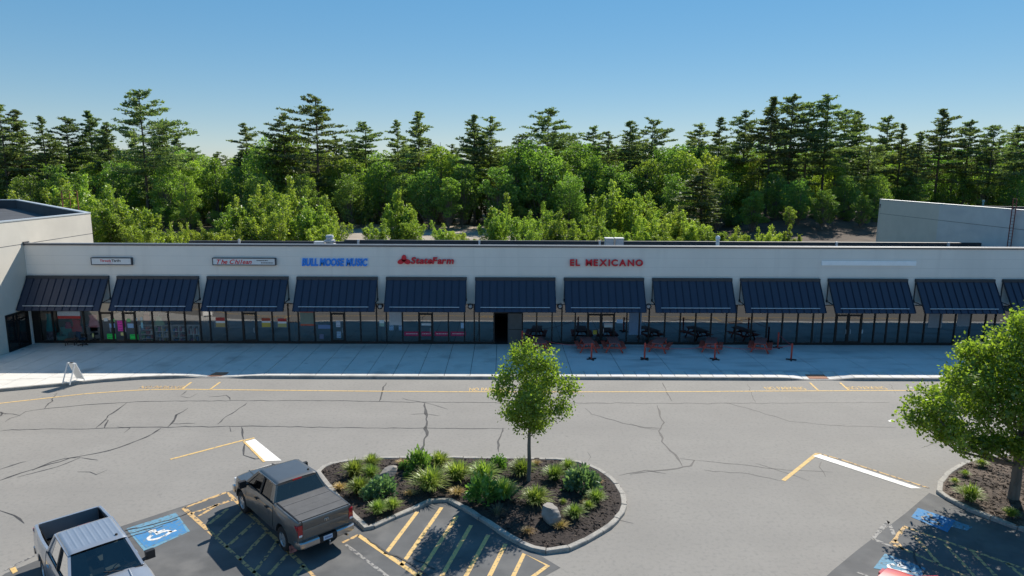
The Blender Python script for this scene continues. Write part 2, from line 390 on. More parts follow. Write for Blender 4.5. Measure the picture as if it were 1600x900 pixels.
# stall ends on the lane
line_px('painted_line', [(266,718),(380,688)], .13, yellow)
line_px('painted_line', [(380,688.5),(398,684.3)], .14, yellow)
sheet_px('painted_bar', [(383,690),(398,685.6),(440,719.5),(414,720.5)], Z2, whitep)
line_px('painted_line', [(381,690),(413,722)], .10, yellow, z=Z3)
line_px('painted_line', [(1224,751),(1277,708.5)], .16, yellow)
line_px('painted_line', [(1277,708),(1312,717.5),(1452,763)], .10, yellow_old)
sheet_px('painted_bar', [(1270,712.5),(1281,709.5),(1440,763),(1424,763)], Z3, whitep)
sheet_px('painted_spot', [(1387,657.5),(1392,655.5),(1398,656),(1396,658.5),(1390,659)], Z2, whitep)
# left hatch aisle
for a in ([(287,794),(355,769),(367,781)],[(287,794),(400,897),(470,962)],[(367,781),(470,880),(540,950)],[(298,803),(364,781)],[(311,807),(340,788)],[(325,820),(356,795)],
          [(338,838),(381,797)],[(353,856),(399,815)],[(374,876),(417,831)],[(396,896),(434,846)],[(420,898),(451,864)],[(444,920),(474,884)]):
    line_px('painted_line', a, .13, yellow_old, sub=4, jit=.25)
line_px('painted_line', [(535,848),(560,836.5)], .12, yellow_old, sub=3, jit=.2)
line_px('painted_line', [(540,851),(602,898),(680,960)], .10, white_old, sub=6, jit=.3)
# hatched triangle against the island
line_px('painted_line', [(560,836.5),(650,898),(740,962)], .15, yellow)
for a in ([(602,866),(652,800)],[(627,884),(690,793)],[(655,898),(714,806)],[(690,901),(736,821)],[(726,904),(763,836)],[(763,904),(790,850)]):
    x0, y0 = a[0]; x1, y1 = a[1]
    if y0 > 890: a = [(x0-(x1-x0)*.25, y0-(y1-y0)*.25), a[1]]
    line_px('painted_line', a, .14, yellow)
line_px('painted_line', [(790,925),(819,865.5),(856,884),(800,925)], .14, yellow)
line_px('painted_line', [(205,880),(225,902),(280,960)], .12, yellow)
MB().prism(pxpoly([(15,889),(24,886),(28,893),(20,897)], 0), .004, .012).build('painted_patch', yellow, lot)
line_px('old_line', [(8,891),(54,868)], .10, white_old, sub=4, jit=.3)
# right hatch aisle
def rp(pts): return [(1340+x/5.62, 740+y/5.62) for x, y in pts]
for a in ([(410,470),(300,620)],[(405,465),(1462,840),(2300,1140)],[(300,620),(590,745),(900,880),(1400,1080)],[(330,580),(400,670)],[(500,545),(710,790)],[(770,620),(1020,895),(1100,985)],[(1010,690),(1210,895),(1290,980)],[(1310,790),(1440,895),(1540,985)],[(1560,880),(1690,1000)]):
    line_px('painted_line', rp(a), .13, yellow_old, sub=5, jit=.25)
for a in ([(130,575),(270,420),(320,540)],[(130,575),(300,640)],[(0,862),(90,905)]):
    line_px('painted_line', rp(a), .13, white_old, sub=4, jit=.3)
# blue accessible-bay panels
sheet_px('blue_panel', [(197,826),(275,801),(297,830),(226,862)], Z2, bluelight)
sheet_px('blue_panel', [(209,836),(281,811),(292,831),(228,856)], Z3, bluep)
sheet_px('blue_panel', rp([(470,380),(530,300),(860,410),(790,515)]), Z3, bluep)
sheet_px('blue_panel', rp([(855,412),(1010,468),(960,500),(820,465)]), Z2, bluelight)
sheet_px('blue_panel', rp([(140,830),(240,700),(600,830),(560,905)]), Z3, bluelight)
def wheelchair(p0, p1, p2, p3, M):
    """painted access symbol: wheel arc, body, head on the quad p0 (bottom-left) p1 (bottom-right) p2 (top-right) p3 (top-left)"""
    q = [np.array(p[:2]) for p in (p0, p1, p2, p3)]
    def w(u, v): return (1-u)*(1-v)*q[0]+u*(1-v)*q[1]+u*v*q[2]+(1-u)*v*q[3]
    b = MB(); L = np.linalg.norm(q[1]-q[0])
    def st(uv, wd): ribbon([w(*a) for a in uv], wd*L, Z4, .15, b)
    st([(.46+.27*math.cos(t), .33+.25*math.sin(t)) for t in np.linspace(2.2, 6.2, 16)], .085)
    st([(.40,.80),(.42,.48),(.66,.46),(.76,.18),(.86,.20)], .09)
    st([(.41,.62),(.62,.62)], .08)
    st([(.345+.065*math.cos(t), .89+.055*math.sin(t)) for t in np.linspace(0, 2*math.pi, 12)], .07)
    return b.build('access_symbol', M, lot)
white_mid = worn('white_paint_scuffed', (.66, .65, .62), (.20, .26, .32), .52, .62, 8)
wheelchair(G(222,853), G(285,829), G(279,813), G(214,837), white_mid)
rq = [G(*rp([p])[0]) for p in ((500,385),(780,495),(830,425),(545,320))]
wheelchair(*rq, white_old)
rq = [G(*rp([p])[0]) for p in ((180,835),(560,900),(570,840),(250,720))]
wheelchair(*rq, whitep)
# stencilled NO PARKING along the fire lane
def stencil(x0, x1, y0, y1, M):
    me = text_mesh('NO PARKING', .008)
    co = np.zeros(len(me.vertices)*3); me.vertices.foreach_get('co', co); co = co.reshape(-1, 3)
    a, b = co[:, :2].min(0), co[:, :2].max(0); uv = (co[:, :2]-a)/(b-a)
    p0, p1, p3 = G(x0, y1), G(x1, y1), G(x0, y0); H = abs(p3[1]-p0[1])
    for v, (u, t) in zip(me.vertices, uv): v.co = (p0[0]+(p1[0]-p0[0])*u, p0[1]+(p1[1]-p0[1])*u+H*t, Z2)
    me.materials.append(M); return link('stencil_text', me, lot)
stencil(1198,1261,604.6,609.3,yellow); stencil(1328,1388,604.0,608.6,yellow); stencil(733,792,606,611,yellow); stencil(216,283,603,607.3,yellow_old)

# sealed cracks, traced as thin strips on the lot
def c8(pts): return [(x/3.81, 560+y/3.81) for x, y in pts]
cracks = [
 (c8([(0,430),(120,424),(400,420),(560,418),(740,412),(1000,408),(1300,406),(1600,403)])+[(500,668),(600,669),(700,669.5),(790,670)], .05),
 (c8([(0,318),(30,330),(120,340),(150,318),(260,300),(400,288),(560,272),(760,262),(920,256),(1300,251),(1600,252)])+[(520,626),(640,628),(760,629),(900,630),(1050,630.5),(1250,630),(1390,629)], .045),
 (c8([(0,725),(180,665),(300,628),(420,595),(500,582),(640,550),(760,513),(870,470),(960,415)]), .07),
 (c8([(190,668),(310,620),(390,595),(480,592),(400,625),(330,650),(100,708)]), .05),
 (c8([(480,592),(540,600),(585,606)]), .05), (c8([(0,662),(120,622),(155,614)]), .05), (c8([(470,674),(530,680),(570,694),(640,664)]), .04),
 (c8([(580,412),(620,372),(650,340),(700,305),(755,265)]), .07), (c8([(625,412),(640,370),(625,366)]), .06),
 (c8([(1000,408),(1040,360),(1055,335),(1120,296)]), .07), (c8([(1020,388),(1160,388)]), .035), (c8([(740,445),(775,412),(700,408)]), .05),
 (c8([(1300,392),(1350,345),(1410,310),(1470,265)]), .045), (c8([(1075,225),(1110,238),(1140,232),(1175,210)]), .04), (c8([(1110,190),(1075,222)]), .035),
 (c8([(1250,228),(1350,222),(1370,250)]), .04), (c8([(1430,408),(1445,440),(1450,480)]), .07), (c8([(1465,500),(1450,545),(1460,575),(1520,597),(1570,596)]), .06),
 (c8([(1365,408),(1372,435),(1400,430)]), .035), (c8([(0,318),(10,345),(40,330)]), .08), (c8([(120,340),(60,360),(30,378)]), .05), (c8([(320,215),(345,205)]),.05), (c8([(260,300),(310,255),(340,210)]), .045),
 ([(603,598),(598,612),(592,628)], .05), ([(628,622),(668,630),(700,640)], .03), ([(640,648),(664,646),(688,650)], .03),
 ([(664,630),(667,655),(665,680),(660,696),(656,709)], .11), ([(786,668),(782,682),(778,690),(779,706)], .07),
 ([(1036,598),(1042,612),(1050,627)], .05), ([(1027,634),(1031,650),(1036,660),(1032,670),(1028,674),(1036,690),(1049,704),(1060,716),(1066,728)], .07),
 ([(1060,716),(1085,719),(1080,727),(1060,733),(1015,737),(985,741)], .06), ([(1032,670),(1008,668),(975,661),(948,653),(925,648),(914,638)], .04),
 ([(985,662),(1000,668),(1030,672)], .03), ([(918,706),(922,714),(919,720)], .03), ([(1085,719),(1150,725),(1230,735),(1300,738)], .03),
 ([(950,800),(962,812),(990,818)], .04), ([(965,742),(1010,735),(1040,740)], .04), ([(1130,628),(1175,640),(1232,658),(1300,665),(1400,668)], .035), ([(1168,600),(1180,630)], .03),
 ([(0,796),(20,805),(38,818)], .05), ([(1180,724),(1225,738),(1265,752)], .03), ([(1283,720),(1281,730),(1290,745)], .04), ([(1440,700),(1470,690),(1500,672)], .03), ([(1100,735),(1170,740),(1222,752)], .025),
 ([(1310,600),(1335,606)], .04), ([(1390,600),(1400,615)], .03),
]
for pts, w in cracks:
    P = [G(x, y) for x, y in pts]; Q = []; WW = []
    for a, c in zip(P[:-1], P[1:]):
        n = max(1, int(np.linalg.norm(c-a)/.35))
        for k in range(n):
            Q.append(a+(c-a)*k/n+vec(rnd.gauss(0, .035), rnd.gauss(0, .035), 0))
    Q.append(P[-1]); WW = [w*rnd.uniform(.5, 1.7) for _ in Q]; WW[0] = WW[-1] = w*.3
    ribbon(Q, WW, Z1+.002).build('crack', crackm, lot)
for pts, w in (([(196,829),(240,820),(285,806),(300,798)], .05), ([(188,838),(235,826),(278,812)], .04), ([(186,845),(215,836),(255,822)], .035), (rp([(540,650),(490,710),(520,790),(570,850),(590,910)]), .06), ([(575,842),(600,862),(640,880),(668,900)], .06), ([(646,872),(680,890)], .04)):
    P = [G(x, y) for x, y in pts]; Q = []
    for a, c in zip(P[:-1], P[1:]):
        for k in range(4): Q.append(a+(c-a)*k/4+vec(rnd.gauss(0,.02), rnd.gauss(0,.02), 0))
    Q.append(P[-1]); ribbon(Q, [w*rnd.uniform(.5,1.3) for _ in Q], Z4+.004).build('crack', crackm, lot)

# ================================================================== SIDEWALK
KP = [(-40,31.6),(-36,33.0),(-27.61,35.96),(-24.77,36.99),(-22.9,37.75),(-21.0,38.27),(-18.66,38.50),(-10.74,38.42),(8.1,38.34),(23.3,38.24),(60,38.1)]
def ky(x):
    for (x0, y0), (x1, y1) in zip(KP[:-1], KP[1:]):
        if x <= x1: return y0+(y1-y0)*(x-x0)/(x1-x0)
    return KP[-1][1]
RAMPS = (-17.0, 18.8)
def kz(x):
    d = min(abs(x-r) for r in RAMPS); t = min(1, max(0, (d-.6)/1.6)); return .025+.125*t*t*(3-2*t)
side = MB(); cols = list(np.arange(-32.4, 60, .8))
side.grid([[(x, ky(x)+.16, kz(x)-.03) for x in cols], [(x, ky(x)+1.6, .12) for x in cols], [(x, 46, .12) for x in cols]])
sidewalk = tag(side.build('sidewalk', joint), kind='structure')
FAC = 46.0
def slab(x0, x1, ya, yb, M, za=None, zb=None):
    """ya(x): near edge, yb: far edge"""
    e = .017; zt = .15+rnd.uniform(-.002, .002); b = MB()
    X0, X1 = x0+e, x1-e
    n = [(X0, ya(X0)+e, za(X0) if za else zt), (X1, ya(X1)+e, za(X1) if za else zt), (X1, yb-e, zt), (X0, yb-e, zt)]
    lo = [(p[0], p[1], -.02) for p in n]
    b.add(n+lo, [(0,1,2,3),(4,5,1,0),(5,6,2,1),(6,7,3,2),(7,4,0,3)])
    return b.build('slab', M, sidewalk)
x = -32.45; k = 0
while x < 3.0:
    x1 = x+1.525
    for yb, ya in ((46.0,43.9),(43.9,41.7),(41.7,39.6)): slab(x, x1, lambda q, a=ya: a, yb, concrete)
    if ky(x) < 37.2:
        mid = (39.6+ky((x+x1)/2))/2
        slab(x, x1, lambda q, a=mid: a, 39.6, concrete); slab(x, x1, lambda q: ky(q)+.17, mid, concrete, kz)
    else: slab(x, x1, lambda q: ky(q)+.17, 39.6, concrete, kz)
    x = x1
while x < 56:
    x1 = x+3.05
    slab(x, x1, lambda q: 42.6, 46.0, concrete_new); slab(x, x1, lambda q: 39.6, 42.6, concrete_new)
    for h in range(4): slab(x+h*.7625, x+(h+1)*.7625, lambda q: ky(q)+.17, 39.6, concrete_new if h % 2 else concrete, kz)
    x = x1
for rx in RAMPS:
    b = MB(); b.box(-.57,.57,0,.62,0,.012)
    for i in range(8):
        for j in range(5): b.box(-.50+i*.136, -.46+i*.136, .06+j*.12, .10+j*.12, .012, .018)
    o = b.build('tactile_pad', brickpad, sidewalk, loc=(rx, ky(rx)+.22, kz(rx)+.008)); o.rotation_euler[0] = math.atan((.15-kz(rx))/1.0)*.9
# granite kerb stones
def kerb_run(path, name, parent, width=.16, length=1.9, zf=lambda x: .15, M=granite, rough=.006, gap=.012, inner=+1, closed=False):
    """stones laid along a path; the body lies on the side `inner` (left of travel = +1)"""
    P = [np.array(p[:2], float) for p in path]
    if closed: P.append(P[0])
    seg = [np.linalg.norm(b-a) for a, b in zip(P[:-1], P[1:])]; tot = sum(seg)
    def at(s):
        s = max(0, min(tot-1e-6, s))
        for i, l in enumerate(seg):
            if s <= l: return P[i]+(P[i+1]-P[i])*s/l, (P[i+1]-P[i])/l
            s -= l
        return P[-1], (P[-1]-P[-2])/seg[-1]
    s = 0; out = []
    while s < tot-.05:
        L = length*rnd.uniform(.8, 1.2); e = min(tot, s+L)
        if tot-e < length*.4: e = tot
        b = MB(); n = max(1, int((e-s)/.45)); rows = []
        for i in range(n+1):
            t = s+gap/2+(e-s-gap)*i/n; p, d = at(t)
            d0 = at(max(0, t-.12))[1]+at(min(tot, t+.12))[1]; d = d0/np.linalg.norm(d0)
            nn = np.array([-d[1], d[0]])*inner; z = zf(p[0])+rnd.uniform(-rough, rough); j = rnd.uniform(-rough, rough)
            a = p+nn*j; c = p+nn*(width+j)
            rows.append([(*a, -.03), (*(a+nn*.006), z-.022), (*(a+nn*.028), z), (*(c-nn*.02), z), (*c, z-.02), (*c, -.03)])
        if inner > 0: rows = [r[::-1] for r in rows]
        b.grid(rows); m_ = len(rows[0]); k0 = n*m_
        b.f += [tuple(range(m_))[::-1], tuple(k0+i for i in range(m_))]; b.m += [0, 0]
        out.append(b.build(name, M, parent)); s = e
    return out
kerb_run([(p[0], p[1]) for p in KP if p[0] >= -40], 'kerb_stone', sidewalk, .16, 2.4, kz, rough=.003)

# ================================================================== MAIN BUILDING
PITCHX, X0, AW = 6.10, -32.41, 5.49
XL, XR = -32.47, 52.0
GT = 3.02                      # top of the glazing
PAR = 7.07
bld = empty('retail_building', (0, 46, 0), label='long beige single-storey shopping plaza with dark blue metal awnings and glass shopfronts', cat='building')
def P_(b, name, M, smooth=None): return b.build(name, M, bld, smooth, loc=(0, -46, 0))
NB = 14
b = MB()
b.box(XL, XR, FAC, FAC+.35, GT, PAR-.10)
P_(b, 'wall', stucco)
# shallow horizontal reveals in the wall face
for z in (4.98, 5.62, 6.26):
    P_(MB().box(XL+.02, XR, FAC-.003, FAC-.0005, z, z+.018), 'wall_reveal', mat('reveal', (.64,.61,.565), .9, var=.05))
x = XL
while x < XR:       # coping in lengths
    P_(MB().box(x+.004, min(x+3.05, XR)-.004, FAC-.06, FAC+.42, PAR-.10, PAR), 'coping', coping)
    P_(MB().box(x+.004, min(x+3.05, XR)-.004, FAC+.30, FAC+.40, PAR, PAR+.03), 'coping_edge', galv)
    x += 3.05
P_(MB().box(XL-.12, XL+.10, FAC-.08, FAC+.44, PAR-.12, PAR+.12), 'coping_end', coping)
# roof falling to the back, with a dark rear edge and pale posts
b = MB(); b.sheet([(XL, FAC+.35, 5.7), (XR, FAC+.35, 5.7), (XR, 70, 4.45), (XL, 70, 4.45)]); P_(b, 'roof', membrane)
P_(MB().box(XL+16, XR, 70, 70.3, 0, 4.92), 'rear_parapet', membrane)
P_(MB().box(XL, XL+16, 70, 70.3, 0, 4.80), 'rear_parapet', membrane)
P_(MB().box(XL+16, XR, 69.97, 70.33, 4.92, 4.96), 'rear_coping', coping)
for px in (374, 560, 749, 937, 1307, 1482):
    p = AY(px, 381, 69.8); P_(MB().box(p[0]-.10, p[0]+.10, 69.7, 69.9, 4.4, 5.02), 'roof_post', galv)
P_(MB().box(XR-.3, XR, FAC+.35, 70, 0, 5.6), 'side_wall', stucco)
P_(MB().box(XL+.02, XL+.3, FAC+.4, 69.9, 0, 4.4), 'side_wall', stucco)
# shop interiors: floor, back wall, ceiling, party walls
P_(MB().box(XL, XR, FAC+.12, FAC+9, .02, .13), 'shop_floor', floor_in)
P_(MB().box(XL+.3, XR, FAC+9, FAC+9.2, .02, 3.2), 'back_wall', dark_in)
P_(MB().box(XL+.3, XR, FAC+.35, FAC+9, 3.02, 3.2), 'shop_ceiling', dark_in)
for i in (2, 3, 4, 5, 7, 9, 11):
    xw = X0+i*PITCHX-.43; P_(MB().box(xw-.07, xw+.07, FAC+.25, FAC+9, .13, 3.02), 'party_wall', dark_in)
# awnings -------------------------------------------------------------
AT, AB, APJ = 4.89, 2.74, 1.47
sl_len = math.hypot(APJ, AT-AB); NP = 11; pw = AW/NP
ny, nz = -(AT-AB)/sl_len, APJ/sl_len                          # outward normal of the slope (towards camera and up)
def on_slope(t, off): return (FAC-APJ*t+ny*off, AT+(AB-AT)*t+nz*off)
pm = MB()
a0, a1 = on_slope(.085, .035), on_slope(1, .035); c0, c1 = on_slope(.085, 0), on_slope(1, 0)
g0 = .006
pm.add([(g0,a0[0],a0[1]),(pw-g0,a0[0],a0[1]),(pw-g0,a1[0],a1[1]),(g0,a1[0],a1[1]),(g0,c0[0],c0[1]),(pw-g0,c0[0],c0[1]),(pw-g0,c1[0],c1[1]),(g0,c1[0],c1[1])],
       [(0,3,2,1),(4,5,6,7),(0,1,5,4),(3,7,6,2),(0,4,7,3),(1,2,6,5)])
panel_me = pm.mesh('panel', awn)
sm = MB(); s0, s1 = on_slope(.085, .03), on_slope(1, .03); t0, t1 = on_slope(.085, .085), on_slope(1, .085)
sm.add([(-.018,s0[0],s0[1]),(.018,s0[0],s0[1]),(.018,s1[0],s1[1]),(-.018,s1[0],s1[1]),(-.018,t0[0],t0[1]),(.018,t0[0],t0[1]),(.018,t1[0],t1[1]),(-.018,t1[0],t1[1])],
       [(3,2,1,0),(4,5,6,7),(0,1,5,4),(1,2,6,5),(2,3,7,6),(3,0,4,7)])
seam_me = sm.mesh('seam', awn_seam)
fm = MB()
fm.box(-.02, AW+.02, FAC-.20, FAC, AT-.20, AT+.01)
for xs in (.03, AW-.03):
    u0, u1 = on_slope(.03, -.04), on_slope(.99, -.04)
    fm.bar((xs, *u0), (xs, *u1), .05, .05); fm.bar((xs, FAC-.05, AT-.2), (xs, FAC-.05, 3.30), .05, .05)
    um = on_slope(.76, -.04); fm.bar((xs, FAC-.05, 3.30), (xs, um[0], 3.22), .045, .045); fm.box(xs-.05, xs+.05, FAC-.09, FAC-.02, 3.22, 3.40)
u1 = on_slope(.985, -.05); fm.bar((0, *u1), (AW, *u1), .06, .05)
frame_me = fm.mesh('awning', awn_cap)
guard = MB(); q0 = on_slope(.885, .12); guard.tube([(.38, *q0), (AW-.42, *q0)], .028, 6)
for xs in np.linspace(.5, AW-.5, 6): guard.bar((xs, *on_slope(.885, .03)), (xs, *q0), .03, .03)
guard_me = guard.mesh('snow_guard', galv)
for i in range(NB):
    x = X0+i*PITCHX
    if x > XR-6: break
    aw_ = link('awning', frame_me, bld, (x, -46, 0))
    for k in range(NP): link('panel', panel_me, aw_, (k*pw, 0, 0))
    for k in range(NP+1): link('seam', seam_me, aw_, (min(max(k*pw, .018), AW-.018), 0, 0))
    link('snow_guard', guard_me, aw_)
# glazing -------------------------------------------------------------
def lite(x0, x1, z0=.32, z1=GT, kind='window', handle=None, glass=shopglass):
    fw = .045; b = MB()
    b.box(x0, x0+fw, FAC-.02, FAC+.09, .15, z1); b.box(x1-fw, x1, FAC-.02, FAC+.09, .15, z1)
    b.box(x0+fw, x1-fw, FAC-.018, FAC+.088, .15, z0); b.box(x0+fw, x1-fw, FAC-.018, FAC+.088, z1-fw, z1)
    if kind == 'door':
        b.box(x0+fw, x0+.10, FAC-.016, FAC+.08, z0, 2.28); b.box(x1-.10, x1-fw, FAC-.016, FAC+.08, z0, 2.28)
        b.box(x0+fw, x1-fw, FAC-.016, FAC+.08, 2.22, 2.34)
    w = P_(b, kind, bronze)
    pane = MB(); y = FAC+.035+rnd.uniform(-.004, .004); tw = rnd.uniform(-.004, .004)
    pane.sheet([(x0+fw*.7, y, z0-.02), (x1-fw*.7, y+tw, z0-.02), (x1-fw*.7, y+tw, z1-.02), (x0+fw*.7, y, z1-.02)])
    pane.build('pane', glass, w)
    if kind == 'door':
        xs = x1-.16 if handle != 'l' else x0+.16
        MB().tube([(xs, FAC-.03, .95), (xs, FAC-.09, 1.0), (xs, FAC-.09, 1.25), (xs, FAC-.03, 1.3)], .016, 6).build('handle', galv, w)
    return w
std = [-.77, -.09, 1.02, 2.16, 3.11, 4.21, 5.33]
even = [-.77, -.09, 1.02, 2.10, 3.18, 4.26, 5.33]
for i in range(NB):
    x = X0+i*PITCHX
    if x > XR-6: break
    edges = list(std if i in (2, 3, 4) else even); door = {2: (3,), 3: (3,), 4: (3,)}.get(i, ())
    if i == 0: edges = [.42, 1.30, 3.44, 4.55]; door = ()
    if i == 1: edges = [-1.55, -.68, .04, .88, 2.05, 3.15, 4.28, 5.33]; door = (0, 2)
    if i == 5: edges = [-.77, -.09, .25, 1.28]; door = ()
    if i in (6, 9): edges = [-.77, -.09, .85, 1.72, 2.66, 3.58, 4.45, 5.33]; door = (3, 4) if i == 6 else (2, 3)
    for k in range(len(edges)-1):
        lite(x+edges[k], x+edges[k+1], .32 if k not in door else .42, GT, 'door' if k in door else 'window', 'l' if len(door) == 2 and k == door[1] else None, clearglass if i < 2 else shopglass)
    if i == 5:      # open service door beside its swung-out leaf
        xa, xb, xc = x+1.28, x+2.22, x+3.22
        b = MB(); b.box(xa, xa+.06, FAC-.03, FAC+.1, .15, 2.42); b.box(xb, xb+.05, FAC-.03, FAC+.1, .15, 2.42); b.box(xa+.06, xb, FAC-.03, FAC+.1, 2.36, 2.42); b.box(xa, xc+.05, FAC-.028, FAC+.098, 2.42, GT)
        P_(b, 'door_frame', bronze)
        P_(MB().box(xa, xc, FAC-.031, FAC-.029, 2.5, 2.62), 'head_strip', whitem)
        b = MB(); b.box(xb+.05, xc, FAC-.06, FAC-.01, .17, 2.36); leaf = P_(b, 'door', mat('steel_door', (.10,.105,.11), .5, metal=.3, var=.1))
        MB().box(xb+.08, xc-.03, FAC-.075, FAC-.06, 1.20, 1.24).build('push_bar', bronze, leaf)
        e2 = [3.26, 4.26, 5.33]
        for k in range(2): lite(x+e2[k], x+e2[k+1])
P_(MB().box(XL, XL+.48, FAC-.02, FAC+.1, .15, GT), 'corner_panel', bronze)
P_(MB().box(XL, XR, FAC+.0, FAC+.12, .02, .149), 'plinth', bronze)
# round wall lamps on the piers
for px in (594, 735, 875, 1013):
    p = AY(px, 478.5, FAC)
    t = empty('wall_lamp', (p[0], FAC, p[2]), label='small round bulkhead lamp on the beige pier '+{594:'before the red logo sign',735:'just beyond the red logo sign',875:'before the red capital letter sign',1013:'just beyond the red capital letter sign'}[px], cat='wall lamp', group='round lamps on the piers')
    MB().lathe([(.0,-.02),(.17,-.02),(.20,-.05),(.20,-.10),(.15,-.12),(.15,-.09),(.12,-.08)], (0,0,0), 'y', 20).build('rim', signframe, t, 40)
    MB().lathe([(.13,-.08),(.10,-.13),(.0,-.15)], (0,0,0), 'y', 16).build('lens', whitem, t, 60)

# ------------------------------------------------------------- wall signs
def zx(px, py, Y=FAC): p = AY(px, py, Y); return p[0], p[2]
def sign_box(name, px0, px1, py0, py1, label, d=.20, face=signpan, frame=signframe):
    xa, za = zx(px0, (py0+py1)/2); xb, _ = zx(px1, (py0+py1)/2); _, zt = zx((px0+px1)/2, py0); _, zb = zx((px0+px1)/2, py1)
    t = empty(name, ((xa+xb)/2, FAC, zb), label=label, cat='sign'); w, h = xb-xa, zt-zb
    b = MB(); e = .05
    b.box(-w/2, w/2, -d, -.0, 0, e); b.box(-w/2, w/2, -d, -.0, h-e, h); b.box(-w/2, -w/2+e, -d, -.0, e, h-e); b.box(w/2-e, w/2, -d, -.0, e, h-e)
    b.build('frame', frame, t)
    MB().box(-w/2+e, w/2-e, -d+.02, -.01, e, h-e).build('face', face, t)
    return t, w, h, d-.02
t, w, h, d = sign_box('cabinet_sign', 144.5, 208, 402, 413.5, 'white cabinet sign with red and black lettering above the first awning')
text_line('Threads', -.30*w*.5+.02, h*.60, w*.27, h*.34, -d, signred, t, bold=.015, depth=.012)
text_line('Thrift', .12*w, h*.60, w*.22, h*.34, -d, signblk, t, bold=.02, depth=.012)
MB().box(-w*.10, w*.03, -d-.006, -d, h*.22, h*.30).build('print_line', mat('faded_pink', (.6,.35,.38), .6), t)
t, w, h, d = sign_box('cabinet_sign', 333.5, 432, 402.5, 414, 'white cabinet sign with red italic name above the third awning')
text_line('The Chilean', -.16*w, h*.50, w*.54, h*.60, -d, signred, t, bold=.02, shear=.35, depth=.012, space=.35)
for (u0, u1, v) in ((.20,.38,.66),(.27,.46,.34)):
    xx = u0*w
    while xx < u1*w:
        s = rnd.uniform(.03, .09); MB().box(xx, min(u1*w, xx+s), -d-.006, -d, h*v-.03, h*v+.03).build('print_mark', signblk, t); xx += s+.025
def letter_sign(name, s, px0, px1, py0, py1, M, label, **k):
    xa, zt = zx(px0, py0); xb, zb = zx(px1, py1)
    t = empty(name, ((xa+xb)/2, FAC, zb), label=label, cat='sign')
    text_line(s, 0, (zt-zb)/2, xb-xa, zt-zb, -.04, M, t, **k); return t, xb-xa, zt-zb
t, w, h = letter_sign('letter_sign', 'BULL MOOSE MUSIC', 472, 574, 403.2, 415.2, signblue, 'blue slanted capital letters on a pale backing above the fourth awning', bold=.035, shear=.18, depth=.10, gap=.05, space=.26)
MB().box(-w/2-.05, w/2+.08, -.035, -.001, -.02, h+.02).build('backing', mat('sign_backing', (.62,.72,.84), .5, var=.04), t)
t, w, h = letter_sign('letter_sign', 'StateFarm', 642, 708.5, 401.2, 411.8, signred, 'red slanted letters with a three-oval emblem above the fifth awning', bold=.03, shear=.15, depth=.10, gap=.035, space=.3)
xe, ze = zx(631.5, 406.5); ox = xe-t.location[0]; oz = 0.0; s = .40
b = MB()
def oval(cx, cz, rx, rz, rot, n=20):
    c, sn = math.cos(rot), math.sin(rot); fr = [(cx+rx*math.cos(a)*c-rz*math.sin(a)*sn, -.14, cz+rx*math.cos(a)*sn+rz*math.sin(a)*c) for a in np.linspace(0, 2*math.pi, n, False)]
    bk = [(p[0], -.0, p[2]) for p in fr]; fs = [tuple(range(n))]+[(i, i+n, (i+1) % n+n, (i+1) % n) for i in range(n)]
    b2 = MB(); b2.add(fr+bk, fs); return b2
for cx, cz, r in ((0, .36, math.pi/2), (-.21, .13, .32), (.21, .13, -.32)): oval(ox+cx, cz, .235, .165, r).build('emblem', signred, t)
letter_sign('letter_sign', 'EL MEXICANO', 890.5, 1004, 404.6, 415.2, signred, 'red capital letters standing off the wall above the seventh awning', bold=.03, depth=.12, gap=.15, space=.45)
xa, za = zx(1283.5, 407.2); xb, zb = zx(1430, 415)
MBo = MB(); MBo.box(-(xb-xa)/2, (xb-xa)/2, -.10, -.002, 0, za-zb)
o = MBo.build('blank_sign_band', mat('blank_band', (.92,.93,.94), .5, var=.04), loc=((xa+xb)/2, FAC, zb)); tag(o, 'long narrow blank white sign band above the tenth awning', 'sign')

# ------------------------------------------------------------- things behind and on the shop glass
def pane_sheet(name, px0, px1, py0, py1, cols, label, cat='poster', Y=FAC+.028, mark=None):
    """paper or vinyl on the glass: bands of colour from the top down (fraction, material)"""
    xa, zt = zx(px0, py0, Y); xb, zb = zx(px1, py1, Y)
    if isinstance(cols, tuple) and not isinstance(cols[0], tuple): cols = ((1, cols),)
    t = empty(name, ((xa+xb)/2, Y, zb), label=label, cat=cat); z = zt-zb; H = z; w = xb-xa
    for k, (fr, c) in enumerate(cols):
        key = 'print_%.2f_%.2f_%.2f' % tuple(c); M = MATS.get(key) or mat(key, c, .6, var=.12, scale=9)
        MB().box(-w/2, w/2, -.004, 0, z-fr*H, z).build('sheet', M, t); z -= fr*H
    if mark:
        key = 'ink_%.2f_%.2f_%.2f' % tuple(mark); M = MATS.get(key) or mat(key, mark, .6, var=.05)
        n = max(1, int(H/.16))
        for r in range(n):
            zz = H*(1-(r+.5)/n); xx = -w*.38
            while xx < w*.36:
                s = rnd.uniform(.04, .14); MB().box(xx, min(xx+s, w*.38), -.0075, -.0045, zz-.02, zz+.02).build('print_mark', M, t); xx += s+.04
    return t
GR, PK, BL, WH, YE = (.04,.75,.13), (.90,.07,.45), (.34,.50,.72), (.75,.77,.77), (.7,.62,.24)
pane_sheet('poster', 167,181.5,521.5,529.5,GR,'bright green paper sign low on the left thrift shop door',mark=(.01,.15,.02))
pane_sheet('poster', 203,216.5,522.5,530.5,GR,'bright green paper sign low on the right thrift shop door',mark=(.01,.15,.02))
pane_sheet('poster', 183,197,501,517.5,PK,'large hot pink paper sign between the two thrift shop doors',mark=(.30,.01,.12))
pane_sheet('poster', 188.5,195.5,519.5,524.5,YE,'small yellow paper under the hot pink sign')
pane_sheet('poster', 170.5,180,505.5,512,BL,'pale blue paper on the left thrift shop door')
